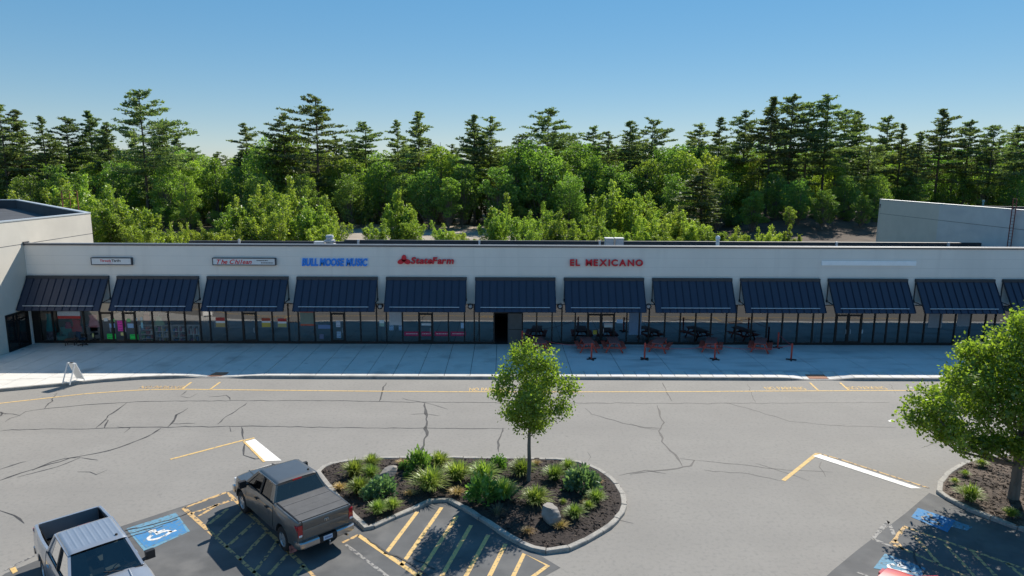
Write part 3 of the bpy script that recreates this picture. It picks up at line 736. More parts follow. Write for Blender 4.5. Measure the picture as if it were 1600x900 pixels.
pane_sheet('poster', 199,209,505.5,512.5,BL,'pale blue paper on the right thrift shop door')
pane_sheet('poster', 172.5,179.5,498,502.5,(.25,.6,.22),'small light green note at the top of the left thrift shop door')
pane_sheet('poster', 198,204,498,503,(.25,.6,.22),'small light green note at the top of the right thrift shop door')
pane_sheet('poster', 162,168.5,497,502,WH,'small white note at the top of the left thrift shop door')
pane_sheet('poster', 210,214.5,496.5,501.5,WH,'small white note at the top of the right thrift shop door')
pane_sheet('poster', 219,224,495.5,512.5,((.3,WH),(.2,(.3,.35,.3)),(.5,(.25,.5,.6))),'narrow pale paper strip just past the right thrift shop door')
pane_sheet('poster', 143.5,147,521,527,YE,'small yellow card low on the window before the thrift shop doors')
pane_sheet('banner', 89,126,486.5,498,((.62,(.55,.6,.66)),(.38,(.55,.06,.05))),'pale blue banner with red lower band hung in the thrift shop window',cat='banner',mark=None)
pane_sheet('poster', 336.5,352,496,511,((.36,(.48,.05,.04)),(.22,WH),(.42,(.45,.33,.14))),'red and white food poster on the first pane under the third awning')
pane_sheet('poster', 408.5,423,497,511,((.32,(.42,.06,.03)),(.2,WH),(.48,(.55,.42,.08))),'food poster with yellow picture just past the sandwich shop door')
pane_sheet('poster', 433.5,448,497.5,511,((.36,(.48,.04,.04)),(.22,WH),(.42,(.45,.40,.16))),'red and white food poster on the last pane under the third awning')
for a, b_, l in ((332.8,356,'first pane under the third awning'),(357.5,381.5,'second pane under the third awning'),(403.8,427.5,'pane just past the sandwich shop door'),(428.5,452.5,'last pane under the third awning')):
    pane_sheet('window_film', a, b_, 486.5, 512.5, (.20,.22,.25), 'grey privacy film over the upper '+l, cat='window film', Y=FAC+.05)
pane_sheet('poster', 468.5,493,486.5,509,((.08,(.5,.10,.06)),(.8,(.20,.24,.20)),(.12,(.5,.10,.06))),'red framed poster filling the first pane of the music shop')
pane_sheet('poster', 524.8,532,501,511,(.55,.58,.66),'white notice at eye height on the music shop door',mark=(.2,.25,.35))
pane_sheet('poster', 526,533,518,528,(.30,.42,.55),'pale blue notice low on the music shop door',mark=(.1,.15,.2))
pane_sheet('poster', 497,517,507.5,513.5,(.16,.24,.42),'blue paper band across the second music shop pane')
pane_sheet('poster', 499,506,522,529.5,(.14,.16,.25),'dim blue flyer low on the second music shop pane')
pane_sheet('poster', 592.5,600.5,500,510,((.5,WH),(.5,(.3,.45,.38))),'white and green notice on the narrow pane beside the insurance office')
pane_sheet('poster', 608,629,487.5,508,((.75,(.45,.45,.47)),(.25,(.5,.5,.52))),'large pale grey poster on the first insurance office pane')
pane_sheet('poster', 608,615,508.5,516,(.24,.40,.58),'small blue poster below the left of the pale grey poster',mark=(.05,.07,.12))
pane_sheet('poster', 623,629.5,508.5,516,(.24,.40,.58),'small blue poster below the right of the pale grey poster',mark=(.05,.07,.12))
for a, c, l in ((631.5,655.5,'window left of the insurance office door'),(658,675,'insurance office door'),(679,702,'window just right of the insurance office door'),(704,728,'second window right of the insurance office door')):
    pane_sheet('window_decal', a, c, 518, 525, (.42,.03,.09), 'red strip with white wording across the '+l, cat='window decal', mark=(.8,.76,.78))
pane_sheet('poster', 720,727,504.5,513,(.35,.5,.68),'pale blue paper high on the second window right of the insurance office door')
pane_sheet('window_decal', 658.5,675,505,508.6,(.6,.62,.63),'white lettering strip across the insurance office door', cat='window decal')
pane_sheet('window_decal', 944,961,505,511.5,((.35,(.5,.42,.42)),(.65,(.5,.55,.56))),'pale strip across the restaurant double door', cat='window decal')
pane_sheet('poster', 926.5,932.5,516,522.5,(.45,.36,.05),'small yellow notice on the restaurant door behind the tables')
pane_sheet('poster', 963.5,973,499,505,(.45,.60,.78),'white and blue arrow sticker right of the restaurant doors')
pane_sheet('window_film', 983.5,1001.5,487.5,523,(.15,.22,.32),'blue grey film over the last restaurant pane', cat='window film')
pane_sheet('poster', 1343,1348,515,521,(.5,.52,.55),'small white notice on the vacant shop double door')
pane_sheet('window_film', 1452,1471,490,512,(.24,.25,.27),'grey film on the first pane under the eleventh awning', cat='window film')
pane_sheet('window_film', 1497,1517,490,510,(.24,.25,.27),'grey film on the third pane under the eleventh awning', cat='window film')
# mannequin with turquoise dress, clothes and shelves just inside the glass
def ring_body(prof, c, n=14, flat=.6):
    rows = [[(c[0]+r*math.cos(a), c[1]+flat*r*math.sin(a), z) for a in np.linspace(0, 2*math.pi, n+1)] for r, z in prof]
    return MB().grid(rows)
x, _ = zx(79.5, 510, FAC+.42)
t = empty('mannequin', (x, FAC+.42, .13), label='mannequin in a turquoise dress over a plaid skirt in the thrift shop window', cat='mannequin')
ring_body([(.02,1.52),(.10,1.56),(.14,1.62),(.24,2.00),(.27,2.16),(.17,2.22),(.07,2.24),(.06,2.34),(.10,2.42),(.09,2.52),(.03,2.58)], (0,0)).build('torso', mat('mannequin_skin', (.35,.25,.2), .5), t, 60)
ring_body([(.24,2.10),(.26,1.95),(.22,1.75),(.25,1.5),(.31,1.1),(.34,.78)], (0,0)).build('dress', mat('turquoise', (.05,.36,.42), .8, var=.1), t, 60)
ring_body([(.32,.78),(.36,.5),(.38,.22)], (0,0)).build('skirt', mat('plaid', (.16,.16,.22), .9, var=.9, scale=8), t, 60)
MB().lathe([(.0,.0),(.20,.0),(.20,.02),(.0,.02)], (0,0,0), 'z', 16).build('stand', blackm, t)
MB().tube([(0,0,.02),(0,0,1.55)], .02, 6).build('pole', blackm, t)
def hung(px, py0, py1, w, M, label, flare=1.25):
    x, zt = zx(px, py0, FAC+.18); _, zb = zx(px, py1, FAC+.18); H = zt-zb
    t = empty('hanging_garment', (x, FAC+.18, zb), label=label, cat='garment')
    ring_body([(w*.5*flare,0),(w*.46*flare,H*.3),(w*.40,H*.62),(w*.47,H*.86),(w*.5,H*.95),(w*.2,H)], (0,0), flat=.28).build('cloth', M, t, 60)
    MB().tube([(0,0,H),(0,0,H+.08),(.04,0,H+.12),(.06,0,H+.09)], .008, 5).build('hanger_hook', galv, t)
hung(145,491,511,.62,mat('pink_cloth',(.62,.26,.30),.9),'pink top hanging in the window left of the thrift shop doors')
hung(119,499,518,.60,mat('red_cloth',(.42,.03,.03),.9),'red shirt hanging under the pale banner in the thrift shop window')
hung(106,503,513,.40,mat('crimson_cloth',(.32,.03,.09),.9),'small crimson top hanging left of the red shirt')
hung(228.5,488,501,.42,mat('coral_cloth',(.55,.18,.16),.9),'coral top hanging right of the thrift shop doors')
hung(248,494,508,.45,mat('mint_cloth',(.25,.42,.25),.9),'mint green dress hanging above the cube shelf', 1.7)
x, _ = zx(100, 525, FAC+.4)
t = empty('armchair', (x, FAC+.5, .13), label='teal upholstered bin chair in the thrift shop window', cat='chair')
MB().box(-.38,.38,-.25,.3,.10,.46).build('seat', mat('teal_cloth',(.02,.26,.25),.9), t); MB().box(-.38,.38,.18,.32,.46,.98).build('backrest', MATS['teal_cloth'], t)
for sx in (-.33, .33): MB().box(sx-.05,sx+.05,-.25,.18,.46,.68).build('armrest', MATS['teal_cloth'], t); MB().box(sx-.03,sx+.03,-.2,-.14,0,.1).build('leg', blackm, t)
def shelf(px0, px1, ncol, nrow, label, seed):
    xa, _ = zx(px0, 520, FAC+.45); xb, _ = zx(px1, 520, FAC+.45); w = xb-xa; H = 1.25; r = random.Random(seed)
    t = empty('shelf_unit', ((xa+xb)/2, FAC+.30, .13), label=label, cat='shelf')
    for k in range(ncol+1): MB().box(-w/2+k*w/ncol-.015, -w/2+k*w/ncol+.015, -.16, .16, 0, H).build('upright', whitem, t)
    for j in range(nrow+1): MB().box(-w/2+.015, w/2-.015, -.158, .158, j*(H-.03)/nrow, j*(H-.03)/nrow+.025).build('shelf_board', whitem, t)
    MB().box(-w/2, w/2, .161, .17, 0, H).build('shelf_back', blackm, t)
    for k in range(ncol):
        for j in range(nrow):
            for q in range(3):
                a = -w/2+(k+(q+.2)/3)*w/ncol+.02; z = j*(H-.03)/nrow+.026; c = r.choice([(.3,.05,.06),(.08,.2,.4),(.5,.5,.5),(.1,.3,.15),(.4,.3,.1),(.25,.08,.25)])
                key = 'goods_%.2f_%.2f_%.2f' % c; M = MATS.get(key) or mat(key, c, .7, var=.2)
                hh = r.uniform(.10, .8*H/nrow-.04)
                o = MB().box(0, w/ncol/3*.62, -.10, .10, 0, hh).build('boxed_goods', M, loc=(t.location[0]+a, t.location[1], t.location[2]+z))
                tag(o, 'small boxed goods on the '+label.split(' in the')[0], 'goods', 'goods on the '+label.split(' in the')[0])
shelf(222, 244, 1, 4, 'white bookshelf in the thrift shop window', 1); shelf(245.5, 269, 2, 3, 'white cube shelf in the thrift shop window', 2); shelf(272, 294, 2, 3, 'shaded shelf with household goods in the thrift shop window', 3); shelf(296, 314, 2, 2, 'short shelf with glassware in the thrift shop window', 4)
# desk chair and small table standing outside the thrift shop
p = G(134, 538, .15)
t = empty('desk_chair', (p[0], FAC-.65, .15), 2.6, label='dark blue swivel desk chair outside the thrift shop window', cat='chair')
for k in range(5):
    a = k*2*math.pi/5; MB().bar((0,0,.10), (.30*math.cos(a), .30*math.sin(a), .05), .05, .04).build('leg', blackm, t); MB().lathe([(0,-.02),(.035,-.02),(.035,.02),(0,.02)], (.30*math.cos(a), .30*math.sin(a), .036), 'y', 10).build('caster', blackm, t)
MB().tube([(0,0,.08),(0,0,.44)], .03, 8).build('column', blackm, t)
ring_body([(.0,.44),(.24,.44),(.26,.49),(.22,.53),(.0,.53)], (0,0), flat=.95).build('seat', mat('navy_cloth',(.02,.05,.09),.9), t, 40)
b = MB(); b.box(-.22,.22,.20,.27,.62,1.02); b.bar((0,.2,.47),(0,.25,.66),.06,.03); b.build('backrest', MATS['navy_cloth'], t)
p = G(114, 538, .15)
t = empty('side_table', (p[0], FAC-.55, .15), .2, label='low brown side table outside the thrift shop window', cat='table')
MB().box(-.32,.32,-.22,.22,.40,.44).build('table_top', mat('brown_top',(.14,.08,.06),.6), t)
for sx in (-.28,.28):
    for sy in (-.18,.18): MB().box(sx-.02,sx+.02,sy-.02,sy+.02,0,.40).build('leg', blackm, t)

# roof-top equipment
def roof_box(name, px0, px1, py0, Y, label, cat, M=hvac, d=.8):
    p = AY(px0, py0, Y); q = AY(px1, py0, Y); zr = 5.7-(Y-46.35)*1.25/23.65
    t = empty(name, ((p[0]+q[0])/2, Y, zr), label=label, cat=cat); w = q[0]-p[0]; H = p[2]-zr
    MB().box(-w/2, w/2, -d/2, d/2, .08, H-.05).build('casing', M, t); MB().box(-w/2-.04, w/2+.04, -d/2-.04, d/2+.04, H-.05, H).build('lid', M, t)
    for k in range(3): MB().box(-w/2+.06, w/2-.06, -d/2-.012, -d/2, .3+k*.16, .36+k*.16).build('louver', signframe, t)
    MB().box(-w/2+.05, w/2-.05, -d/2+.05, d/2-.05, 0, .08).build('curb', coping, t)
    return t
roof_box('roof_unit', 945.5, 958, 371.5, 60, 'grey rooftop unit, the first of two side by side near the red capital letters', 'roof unit')
roof_box('roof_unit', 961, 973.5, 371.5, 60, 'grey rooftop unit, the second of two side by side near the red capital letters', 'roof unit')
p = AY(515, 366.5, 58); zr = 5.1
t = empty('roof_fan', (p[0], 58, zr), label='pale mushroom exhaust fan on the roof above the blue letter sign', cat='roof fan')
H = p[2]-zr
MB().box(-.42,.42,-.42,.42,0,H*.5).build('curb', hvac, t)
MB().lathe([(.0,H),(.30,H*.97),(.36,H*.86),(.30,H*.84),(.30,H*.72),(.46,H*.70),(.46,H*.60),(.28,H*.56),(.28,H*.5)], (0,0,0), 'z', 18).build('cowl', hvac, t, 40)
MB().box(-1.3,-.46,-.3,.3,0,H*.62).build('duct', galv, t)
p = AY(1122, 368, 58)
t = empty('vent_pipe', (p[0], 58, zr), label='white vent pipe with rounded cap on the roof, right of the grey rooftop units', cat='pipe')
H = p[2]-zr; MB().tube([(0,0,0),(0,0,H-.25)], .16, 12).build('pipe', whitem, t, 40); MB().lathe([(.0,H),(.14,H-.05),(.20,H-.18),(.20,H-.3),(.17,H-.3)], (0,0,0), 'z', 14).build('cap', whitem, t, 50)

# ================================================================== WINGS
WZ = 8.70
def parapet_building(name, poly, ztops, roofz, label, M, extra=None):
    """poly: ccw ring of wall points; walls 0.3 thick with coping; ztops per edge"""
    t = empty(name, (poly[0][0], poly[0][1], 0), label=label, cat='building'); o = np.array(poly[0])
    n = len(poly)
    for i in range(n):
        a, c = np.array(poly[i]), np.array(poly[(i+1) % n]); d = (c-a)/np.linalg.norm(c-a); nn = np.array([-d[1], d[0]])*.3
        q = [a, c, c+nn-d*.0, a+nn]; zt = ztops[i]
        MB().prism([tuple(p-o) for p in q], 0, zt-.08).build('wall', extra[i] if extra and extra.get(i) else M, t)
        nn2 = nn*1.2; oo = -nn*.12
        MB().prism([tuple(p-o) for p in (a+oo, c+oo, c+nn2, a+nn2)], zt-.08, zt+rnd.uniform(0,.004)).build('coping', galv if ztops[i] > 8.3 else coping, t)
        MB().prism([tuple(p-o) for p in (a+nn*1.01, c+nn*1.01, c+nn*1.05, a+nn*1.05)], roofz-.2, zt-.09).build('parapet_lining', membrane, t)
    MB().sheet([(p[0]-o[0], p[1]-o[1], roofz) for p in poly]).build('roof', membrane, t)
    return t, o
YL = 53.8
tl_, o = parapet_building('corner_store', [(XL,14),(XL,YL),(-53,75.2),(-80,75.2),(-80,14)], [WZ,WZ,WZ,8.05,WZ], 7.75, 'tall cream block store at the left end with its side wall half in sun', block)
def onL(b, name, M): return b.build(name, M, tl_, loc=(-o[0], -o[1], 0))
onL(MB().box(XL, XL+.003, 14, FAC, 7.02, 7.06), 'wall_joint', coping); onL(MB().box(XL, XL+.003, FAC+.45, YL-.01, 7.02, 7.06), 'wall_joint', coping)
# side entrance on the left store: two dark glazed leaves
b = MB()
for y0, y1 in ((43.5,43.58),(44.46,44.56),(45.5,45.6)): b.box(XL, XL+.06, y0, y1, .15, 2.62)
b.box(XL, XL+.06, 43.58, 45.5, 2.48, 2.62); b.box(XL, XL+.06, 43.58, 45.5, .15, .38); b.box(XL, XL+.058, 43.58, 45.5, 2.08, 2.14)
dr = onL(b, 'door', bronze)
for y0, y1 in ((43.58,44.46),(44.56,45.5)):
    MB().box(XL+.002, XL+.02, y0, y1, .38, 2.48).build('pane', mat('dark_pane', (.012,.014,.016), .06, var=.1, spec=.8), dr)
onL(MB().box(XL-.2, XL+.001, 43.5, 45.6, .14, 2.6), 'door_recess', bronze)
onL(MB().box(XL, XL+.05, 45.68, 45.88, .15, 3.0), 'corner_strip', whitem)
XRW, YRW = 50.1, 90.1
tr_, o2 = parapet_building('corner_store', [(XRW,14),(90,14),(90,82),(72,82),(XRW,YRW)], [WZ,WZ,8.05,8.05,WZ], 7.75, 'tall pale block store at the right end behind the red wall ladder', block)
def onR(b, name, M): return b.build(name, M, tr_, loc=(-o2[0], -o2[1], 0))
onR(MB().box(XRW-.003, XRW, 14, YRW-.02, 6.78, 6.82), 'wall_joint', coping)
onR(MB().box(XRW-.012, XRW-.004, 52, 77.5, 4.5, 6.77), 'wall_grey_section', blockgrey); onR(MB().box(XRW-.012, XRW-.004, 52, 77.5, 6.83, WZ-.09), 'wall_grey_section', blockgrey)  # thin panels giving one stretch of this wall a greyer tone
p = AY(1513, 310, 76)
tag(MB().lathe([(.0,1.5),(.12,1.5),(.14,1.3),(.09,1.28),(.09,0),(.0,0)], (0,0,0), 'z', 10).build('vent_stack', mat('verdigris', (.16,.30,.30), .6), loc=(XRW+2.5, 74, 7.76)), 'thin greenish vent stack on the right end store roof', 'vent')
# roof access ladders
def ladder(name, base, top, over, label, along=(0,1), w=.24):
    t = empty(name, base, label=label, cat='ladder'); ax = np.array([along[0], along[1], 0.])
    H = top-base[2]
    for s in (-1, 1):
        MB().bar(tuple(ax*w*s), tuple(ax*w*s+vec(0,0,H+over)), .05, .07).build('rail', ladderm, t)
    z = .25
    while z < H+.05: MB().bar(tuple(-ax*w+vec(0,0,z)), tuple(ax*w+vec(0,0,z)), .03, .03).build('rung', ladderm, t); z += .30
    for zz in (H+over*.5, H+over): MB().bar(tuple(-ax*w*1.0+vec(0,0,zz)), tuple(ax*w*1.0+vec(0,0,zz)), .05, .05).build('guard_bar', ladderm, t)
    return t
def onwall(px, X):  # depth of the wall point seen in a pixel column (parapet level)
    d = ray(px, 340); return X/d[0]*d[1]
yl = onwall(1588, XRW)
ladder('wall_ladder', (XRW-.35, yl, 5.62-(yl-46)*1.25/23.65), WZ, 1.0, 'red oxide steel ladder climbing the pale wall of the right end store', along=(0,1))
pd = np.array([XL-8.2, YL+8.7])
t = ladder('roof_ladder', (pd[0]+.75, pd[1]+.75, 5.0), WZ, 1.35, 'red ladder hoops rising over the parapet of the left end store', along=(.7,.7), w=.62)
MB().bar((0,0,3.7), (0,0,3.7+1.35), .04, .04).build('hoop', ladderm, t)

# ================================================================== FURNITURE ON THE WALK
def picnic_table(x, y, rz, label):
    t = empty('picnic_table', (x, y, .15), rz, label=label, cat='picnic table', group='picnic tables outside the restaurant')
    for k in range(5): MB().box(-.36+k*.146, -.36+k*.146+.136, -.91, .91, .70, .74).build('top_board', dkwood, t)
    for s in (-1, 1):
        for k in range(2): MB().box(s*.62-.14+k*.145, s*.62-.14+k*.145+.135, -.91, .91, .41, .45).build('bench_board', redwood, t)
        yy = s*.62
        for q in (-1, 1): MB().bar((q*.22, yy, .70), (q*.56, yy, .0), .09, .04, up=(0,1,0)).build('leg', redwood, t)
        MB().bar((-.74, yy+.045*s, .36), (.74, yy+.045*s, .36), .04, .09).build('bench_support', redwood, t)
        MB().bar((-.35, yy+.045*s, .655), (.35, yy+.045*s, .655), .04, .08).build('top_support', redwood, t)
    for s in (-1, 1): MB().bar((0, s*.60, .40), (0, s*.12, .68), .04, .07).build('brace', redwood, t)
    return t
for px, rz, l in ((842,.15,'brown picnic table mostly hidden behind the young island tree'),(918,.05,'picnic table left of the restaurant double door'),(959,-.04,'picnic table straight in front of the restaurant double door'),
                  (1031,-.42,'picnic table just right of the second rope post, turned askew'),(1112,-.35,'picnic table behind the third rope post'),(1189,-.42,'picnic table farthest from the restaurant door, beside the last rope posts')):
    p = G(px, 543.5, .4); picnic_table(p[0], 44.35, rz, l)
posts = {}
for k, (px, py, l) in enumerate(((816,541,'red rope post by the open service door, behind the young tree'),(924,561.5,'red rope post standing before the picnic table left of the restaurant door'),(1007,561.5,'red rope post standing before the askew picnic table right of the restaurant door'),(1116.5,562,'red rope post standing in front of the fifth picnic table'),(1236,562.5,'red rope post at the outer corner beyond the last picnic table'),(1215,543.5,'red rope post against the shopfront beyond the last picnic table'))):
    p = G(px, py, .15); t = empty('rope_post', (p[0], p[1], .15), .3*k, label=l, cat='rope post', group='red rope posts of the restaurant terrace'); posts[k] = p
    MB().tube([(0,0,.06),(0,0,1.06)], .055, 10).build('post', redpaint, t, 40); MB().lathe([(0,1.12),(.05,1.10),(.065,1.06),(.06,1.03)], (0,0,0), 'z', 10).build('finial', redpaint, t, 60)
    for a in (0, math.pi/2): MB().bar((-.32*math.cos(a), -.32*math.sin(a), .035+.0*a), (.32*math.cos(a), .32*math.sin(a), .035), .10, .07+.004*a).build('foot', blackm, t)
ropem = mat('red_rope', (.45, .09, .10), .8, var=.1)
def rope(a, b, sag, label):
    A, B = np.array(a), np.array(b); pts = [A+(B-A)*s+vec(0,0,-4*sag*s*(1-s)) for s in np.linspace(0, 1, 14)]; o = A
    tag(MB().tube([p-o for p in pts], .016, 5).build('barrier_rope', ropem, loc=o), label, 'rope', 'ropes between the red posts')
top = vec(0, 0, 1.0)
rope(posts[0]+top, posts[1]+top, .35, 'sagging red rope running from behind the young tree to the first front post')
rope(posts[2]+top, posts[3]+top, .28, 'sagging red rope before the askew picnic table')
rope(posts[3]+top, posts[4]+top, .30, 'sagging red rope before the last picnic table')
rope(posts[4]+top, posts[5]+top, .08, 'short red rope running back to the shopfront')
# white sandwich board at the kerb
p = G(126, 594, .15); q = G(104, 601, .15)
mid = (p+q)/2; ang = math.atan2((p-q)[1], (p-q)[0])
t = empty('sandwich_board', (mid[0], mid[1], .15), ang, label='white folding sandwich board standing at the kerb', cat='sandwich board')
for s in (-1, 1):
    f0, f1 = vec(s*.46, 0, .02), vec(s*.03, 0, 1.12)
    b = MB(); hw = .27
    for e in (-1, 1): b.bar(f0+vec(0,e*hw,0), f1+vec(0,e*hw,0), .05, .04, up=(0,1,0))
    b.bar(f0+(f1-f0)*.10+vec(0,-hw,0), f0+(f1-f0)*.10+vec(0,hw,0), .04, .05); b.bar(f1+vec(0,-hw,0), f1+vec(0,hw,0), .05, .05)
    leafb = b.build('leaf_frame', whitem, t)
    if s < 0: continue
    g0_, g1_ = f0+(f1-f0)*.13, f0+(f1-f0)*.97; nn = vec(s*1.1, 0, .33)/1.15*.012
    bb = MB(); bb.add([g0_+vec(0,-hw+.03,0)-nn, g0_+vec(0,hw-.03,0)-nn, g1_+vec(0,hw-.03,0)-nn, g1_+vec(0,-hw+.03,0)-nn, g0_+vec(0,-hw+.03,0)+nn, g0_+vec(0,hw-.03,0)+nn, g1_+vec(0,hw-.03,0)+nn, g1_+vec(0,-hw+.03,0)+nn],
           [(3,2,1,0),(4,5,6,7),(0,1,5,4),(1,2,6,5),(2,3,7,6),(3,0,4,7)]); bb.build('board', whitem, leafb)
MB().box(-.05,.05,-.10,.10,1.13,1.17).build('handle', blackm, t)

# ================================================================== ISLANDS
def smooth_closed(pts, n=5):
    return pts
ISL = [(492,739),(505,728),(524,721.5),(560,717),(610,714.5),(680,714),(760,714.5),(840,715.5),(880,717.5),(910,722.5),(935,732),(955,744.5),(970,760),(979,776),(980.5,790),(974,806),(958,822.5),(935,838),(912,850),(890,859),(865,864.5),(840,863),
       (800,846),(760,819),(722,795),(690,777.5),(650,796),(610,813),(572,830),(546,806),(520,775)]
def island(name, pxs, label, M, domez=.10, chips_n=2600, seed=3, chipm=None):
    poly = [G(x, y, .06)[:2] for x, y in pxs]
    t = tag(empty(name, (0,0,0)), kind='structure')
    ar = sum(poly[i][0]*poly[(i+1) % len(poly)][1]-poly[(i+1) % len(poly)][0]*poly[i][1] for i in range(len(poly)))
    kerb_run(poly, 'kerb_stone', t, .21, .95, lambda x: .12, rough=.016, gap=.025, inner=1 if ar > 0 else -1, closed=True)
    # mulch: triangulated, slightly domed sheet sampled on a grid inside the ring
    P = np.array(poly)
    def inside(x, y):
        c = False; n = len(P); j = n-1
        for i in range(n):
            if (P[i,1] > y) != (P[j,1] > y) and x < (P[j,0]-P[i,0])*(y-P[i,1])/(P[j,1]-P[i,1])+P[i,0]: c = not c
            j = i
        return c
    def edge(x, y):
        d = 1e9; n = len(P)
        for i in range(n):
            a, b = P[i], P[(i+1) % n]; ab = b-a; u = max(0, min(1, ((x-a[0])*ab[0]+(y-a[1])*ab[1])/(ab@ab))); d = min(d, math.hypot(x-a[0]-ab[0]*u, y-a[1]-ab[1]*u))
        return d
    r = random.Random(seed); st = .16; x0, y0 = P.min(0); x1, y1 = P.max(0)
    nx, ny_ = int((x1-x0)/st)+2, int((y1-y0)/st)+2
    idx = {}; b = MB()
    for j in range(ny_):
        for i in range(nx):
            x, y = x0+i*st, y0+j*st; ins = inside(x, y); e = edge(x, y)
            if ins or e < .12:
                z = .10+domez*min(1, max(0, e-.2)/1.5)+r.uniform(-.014, .014) if ins else .08
                idx[i, j] = len(b.v); b.v.append((x, y, z))
    for j in range(ny_):
        for i in range(nx):
            q = [(i,j),(i+1,j),(i+1,j+1),(i,j+1)]
            if all(k in idx for k in q): b.f.append(tuple(idx[k] for k in q)); b.m.append(0)
    # keep the sheet inside the kerb: drop cells whose corners leave the ring
    b.f = [f for f in b.f if sum(inside(b.v[k][0], b.v[k][1]) for k in f) >= 4]; b.m = [0]*len(b.f)
    b.build('mulch', M, t, 80)
    cb = MB(); k = 0
    while k < chips_n:
        x, y = r.uniform(x0, x1), r.uniform(y0, y1)
        if not inside(x, y): continue
        e = edge(x, y)
        if e < .28: continue
        z = .105+domez*min(1, max(0, e-.2)/1.5); a = r.uniform(0, math.pi); L = r.uniform(.03, .09); w = r.uniform(.01, .022); tl = r.uniform(-.03, .03)
        d = vec(math.cos(a), math.sin(a), 0)*L; nn = vec(-math.sin(a), math.cos(a), 0)*w; c = vec(x, y, z+.015)
        cb.add([c-d-nn+vec(0,0,tl-.02), c+d-nn+vec(0,0,-tl-.02), c+d+nn+vec(0,0,-tl), c-d+nn+vec(0,0,tl)], [(0,1,2,3)]); k += 1
    tag(cb.build('mulch_chips', chipm or chips, t), kind='stuff')
    return t
island('planted_island', ISL, '', mulch, chips_n=4200)
RISL = [(1462,768),(1465,752),(1478,738),(1496,726),(1516,718),(1545,713),(1600,708),(1700,704),(1830,712),(1900,740),(1880,800),(1800,855),(1740,860),(1660,842),(1600,830),(1560,815),(1520,800),(1490,787)]
island('planted_island', RISL, '', mulch_dry, chips_n=5200, seed=5, chipm=mat('mulch_chip_dry', (.13,.10,.08), .9, var=.5, scale=3))

def leaf_object(name, V, Fa, var, M, parent=None, loc=None, per=4):
    me = bpy.data.meshes.new(name); me.from_pydata(V.tolist(), [], Fa)
    at = me.attributes.new('var', 'FLOAT', 'POINT'); at.data.foreach_set('value', np.asarray(var, dtype=np.float32)); me.materials.append(M); me.update()
    return me
def blades(seed, n, R, H, width, M, droop=.55, nseg=4, stiff=.5):
    """clump of arching strap leaves"""
    r = np.random.RandomState(seed); V = []; Fa = []; var = []
    for i in range(n):
        a = r.uniform(0, 2*math.pi); spread = r.uniform(.12, 1)**.7; L = R*spread; h = H*(1.08-.55*spread*r.uniform(.6, 1.1)); w = width*r.uniform(.7, 1.3)
        o = np.array([r.normal(0, .10*R), r.normal(0, .10*R), 0]); d = np.array([math.cos(a), math.sin(a), 0]); s = np.array([-d[1], d[0], 0]); k = len(V); vv = r.uniform(0, 1)
        dr = droop*spread
        for q in range(nseg+1):
            t = q/nseg; p = o+d*L*(t**1.25)+np.array([0,0,h*(1.5*t-dr*1.1*t**2.4-.28*t*t)]); ww = w*(1-t**2.2)*(.75+.5*min(1, t*3)*.5)+.002
            V += [p-s*ww/2, p+s*ww/2]; var += [vv*.8+.1*t, vv*.8+.2*t]
        for q in range(nseg): Fa.append((k+2*q, k+2*q+1, k+2*q+3, k+2*q+2))
    return leaf_object('foliage', np.array(V), Fa, np.clip(var, 0, 1), M)
def bushy(seed, n, R, H, size, M):
    r = np.random.RandomState(seed); V = []; Fa = []; var = []
    for i in range(n):
        u = r.normal(size=3); u /= np.linalg.norm(u); u[2] = abs(u[2]); rad = r.uniform(.45, 1)**.5*(.85+.3*math.sin(5*math.atan2(u[1], u[0])+seed))
        p = np.array([u[0]*R*rad, u[1]*R*rad, .05+u[2]*H*rad]); d = u+r.normal(0, .5, 3)+np.array([0,0,.5]); d /= np.linalg.norm(d)
        s = np.cross(d, r.normal(size=3)); s /= np.linalg.norm(s)+1e-9; L = size*r.uniform(.6, 1.4); w = L*.28; k = len(V); vv = r.uniform(0, 1)
        V += [p, p+d*L*.5-s*w, p+d*L, p+d*L*.5+s*w]; var += [vv]*4; Fa.append((k, k+1, k+2, k+3))
    return leaf_object('foliage', np.array(V), Fa, var, M)
PL = {
 'lily': [blades(s, 260, .64, .62, .036, blade) for s in (1, 2, 3)],
 'blue': [bushy(s, 900, .55, .62, .16, blade_blue) for s in (4, 5)],
 'shrub': [bushy(s, 800, .5, .75, .15, blade_dark) for s in (6, 7)],
 'straw': [blades(s, 130, .55, .34, .022, straw, droop=.5) for s in (8, 9)],
 'grey': [blades(s, 70, .55, .5, .012, greyg, droop=.4) for s in (10,)],
}
stemmes = MB().tube([(0,0,-.05),(0,0,.08)], [.10,.06], 7).mesh('root_crown', bark)
NM = {'lily':('daylily_clump','daylily'),'blue':('leafy_perennial','perennial'),'shrub':('shrub','shrub'),'straw':('dry_grass_tuft','grass tuft'),'grey':('wispy_plant','plant')}
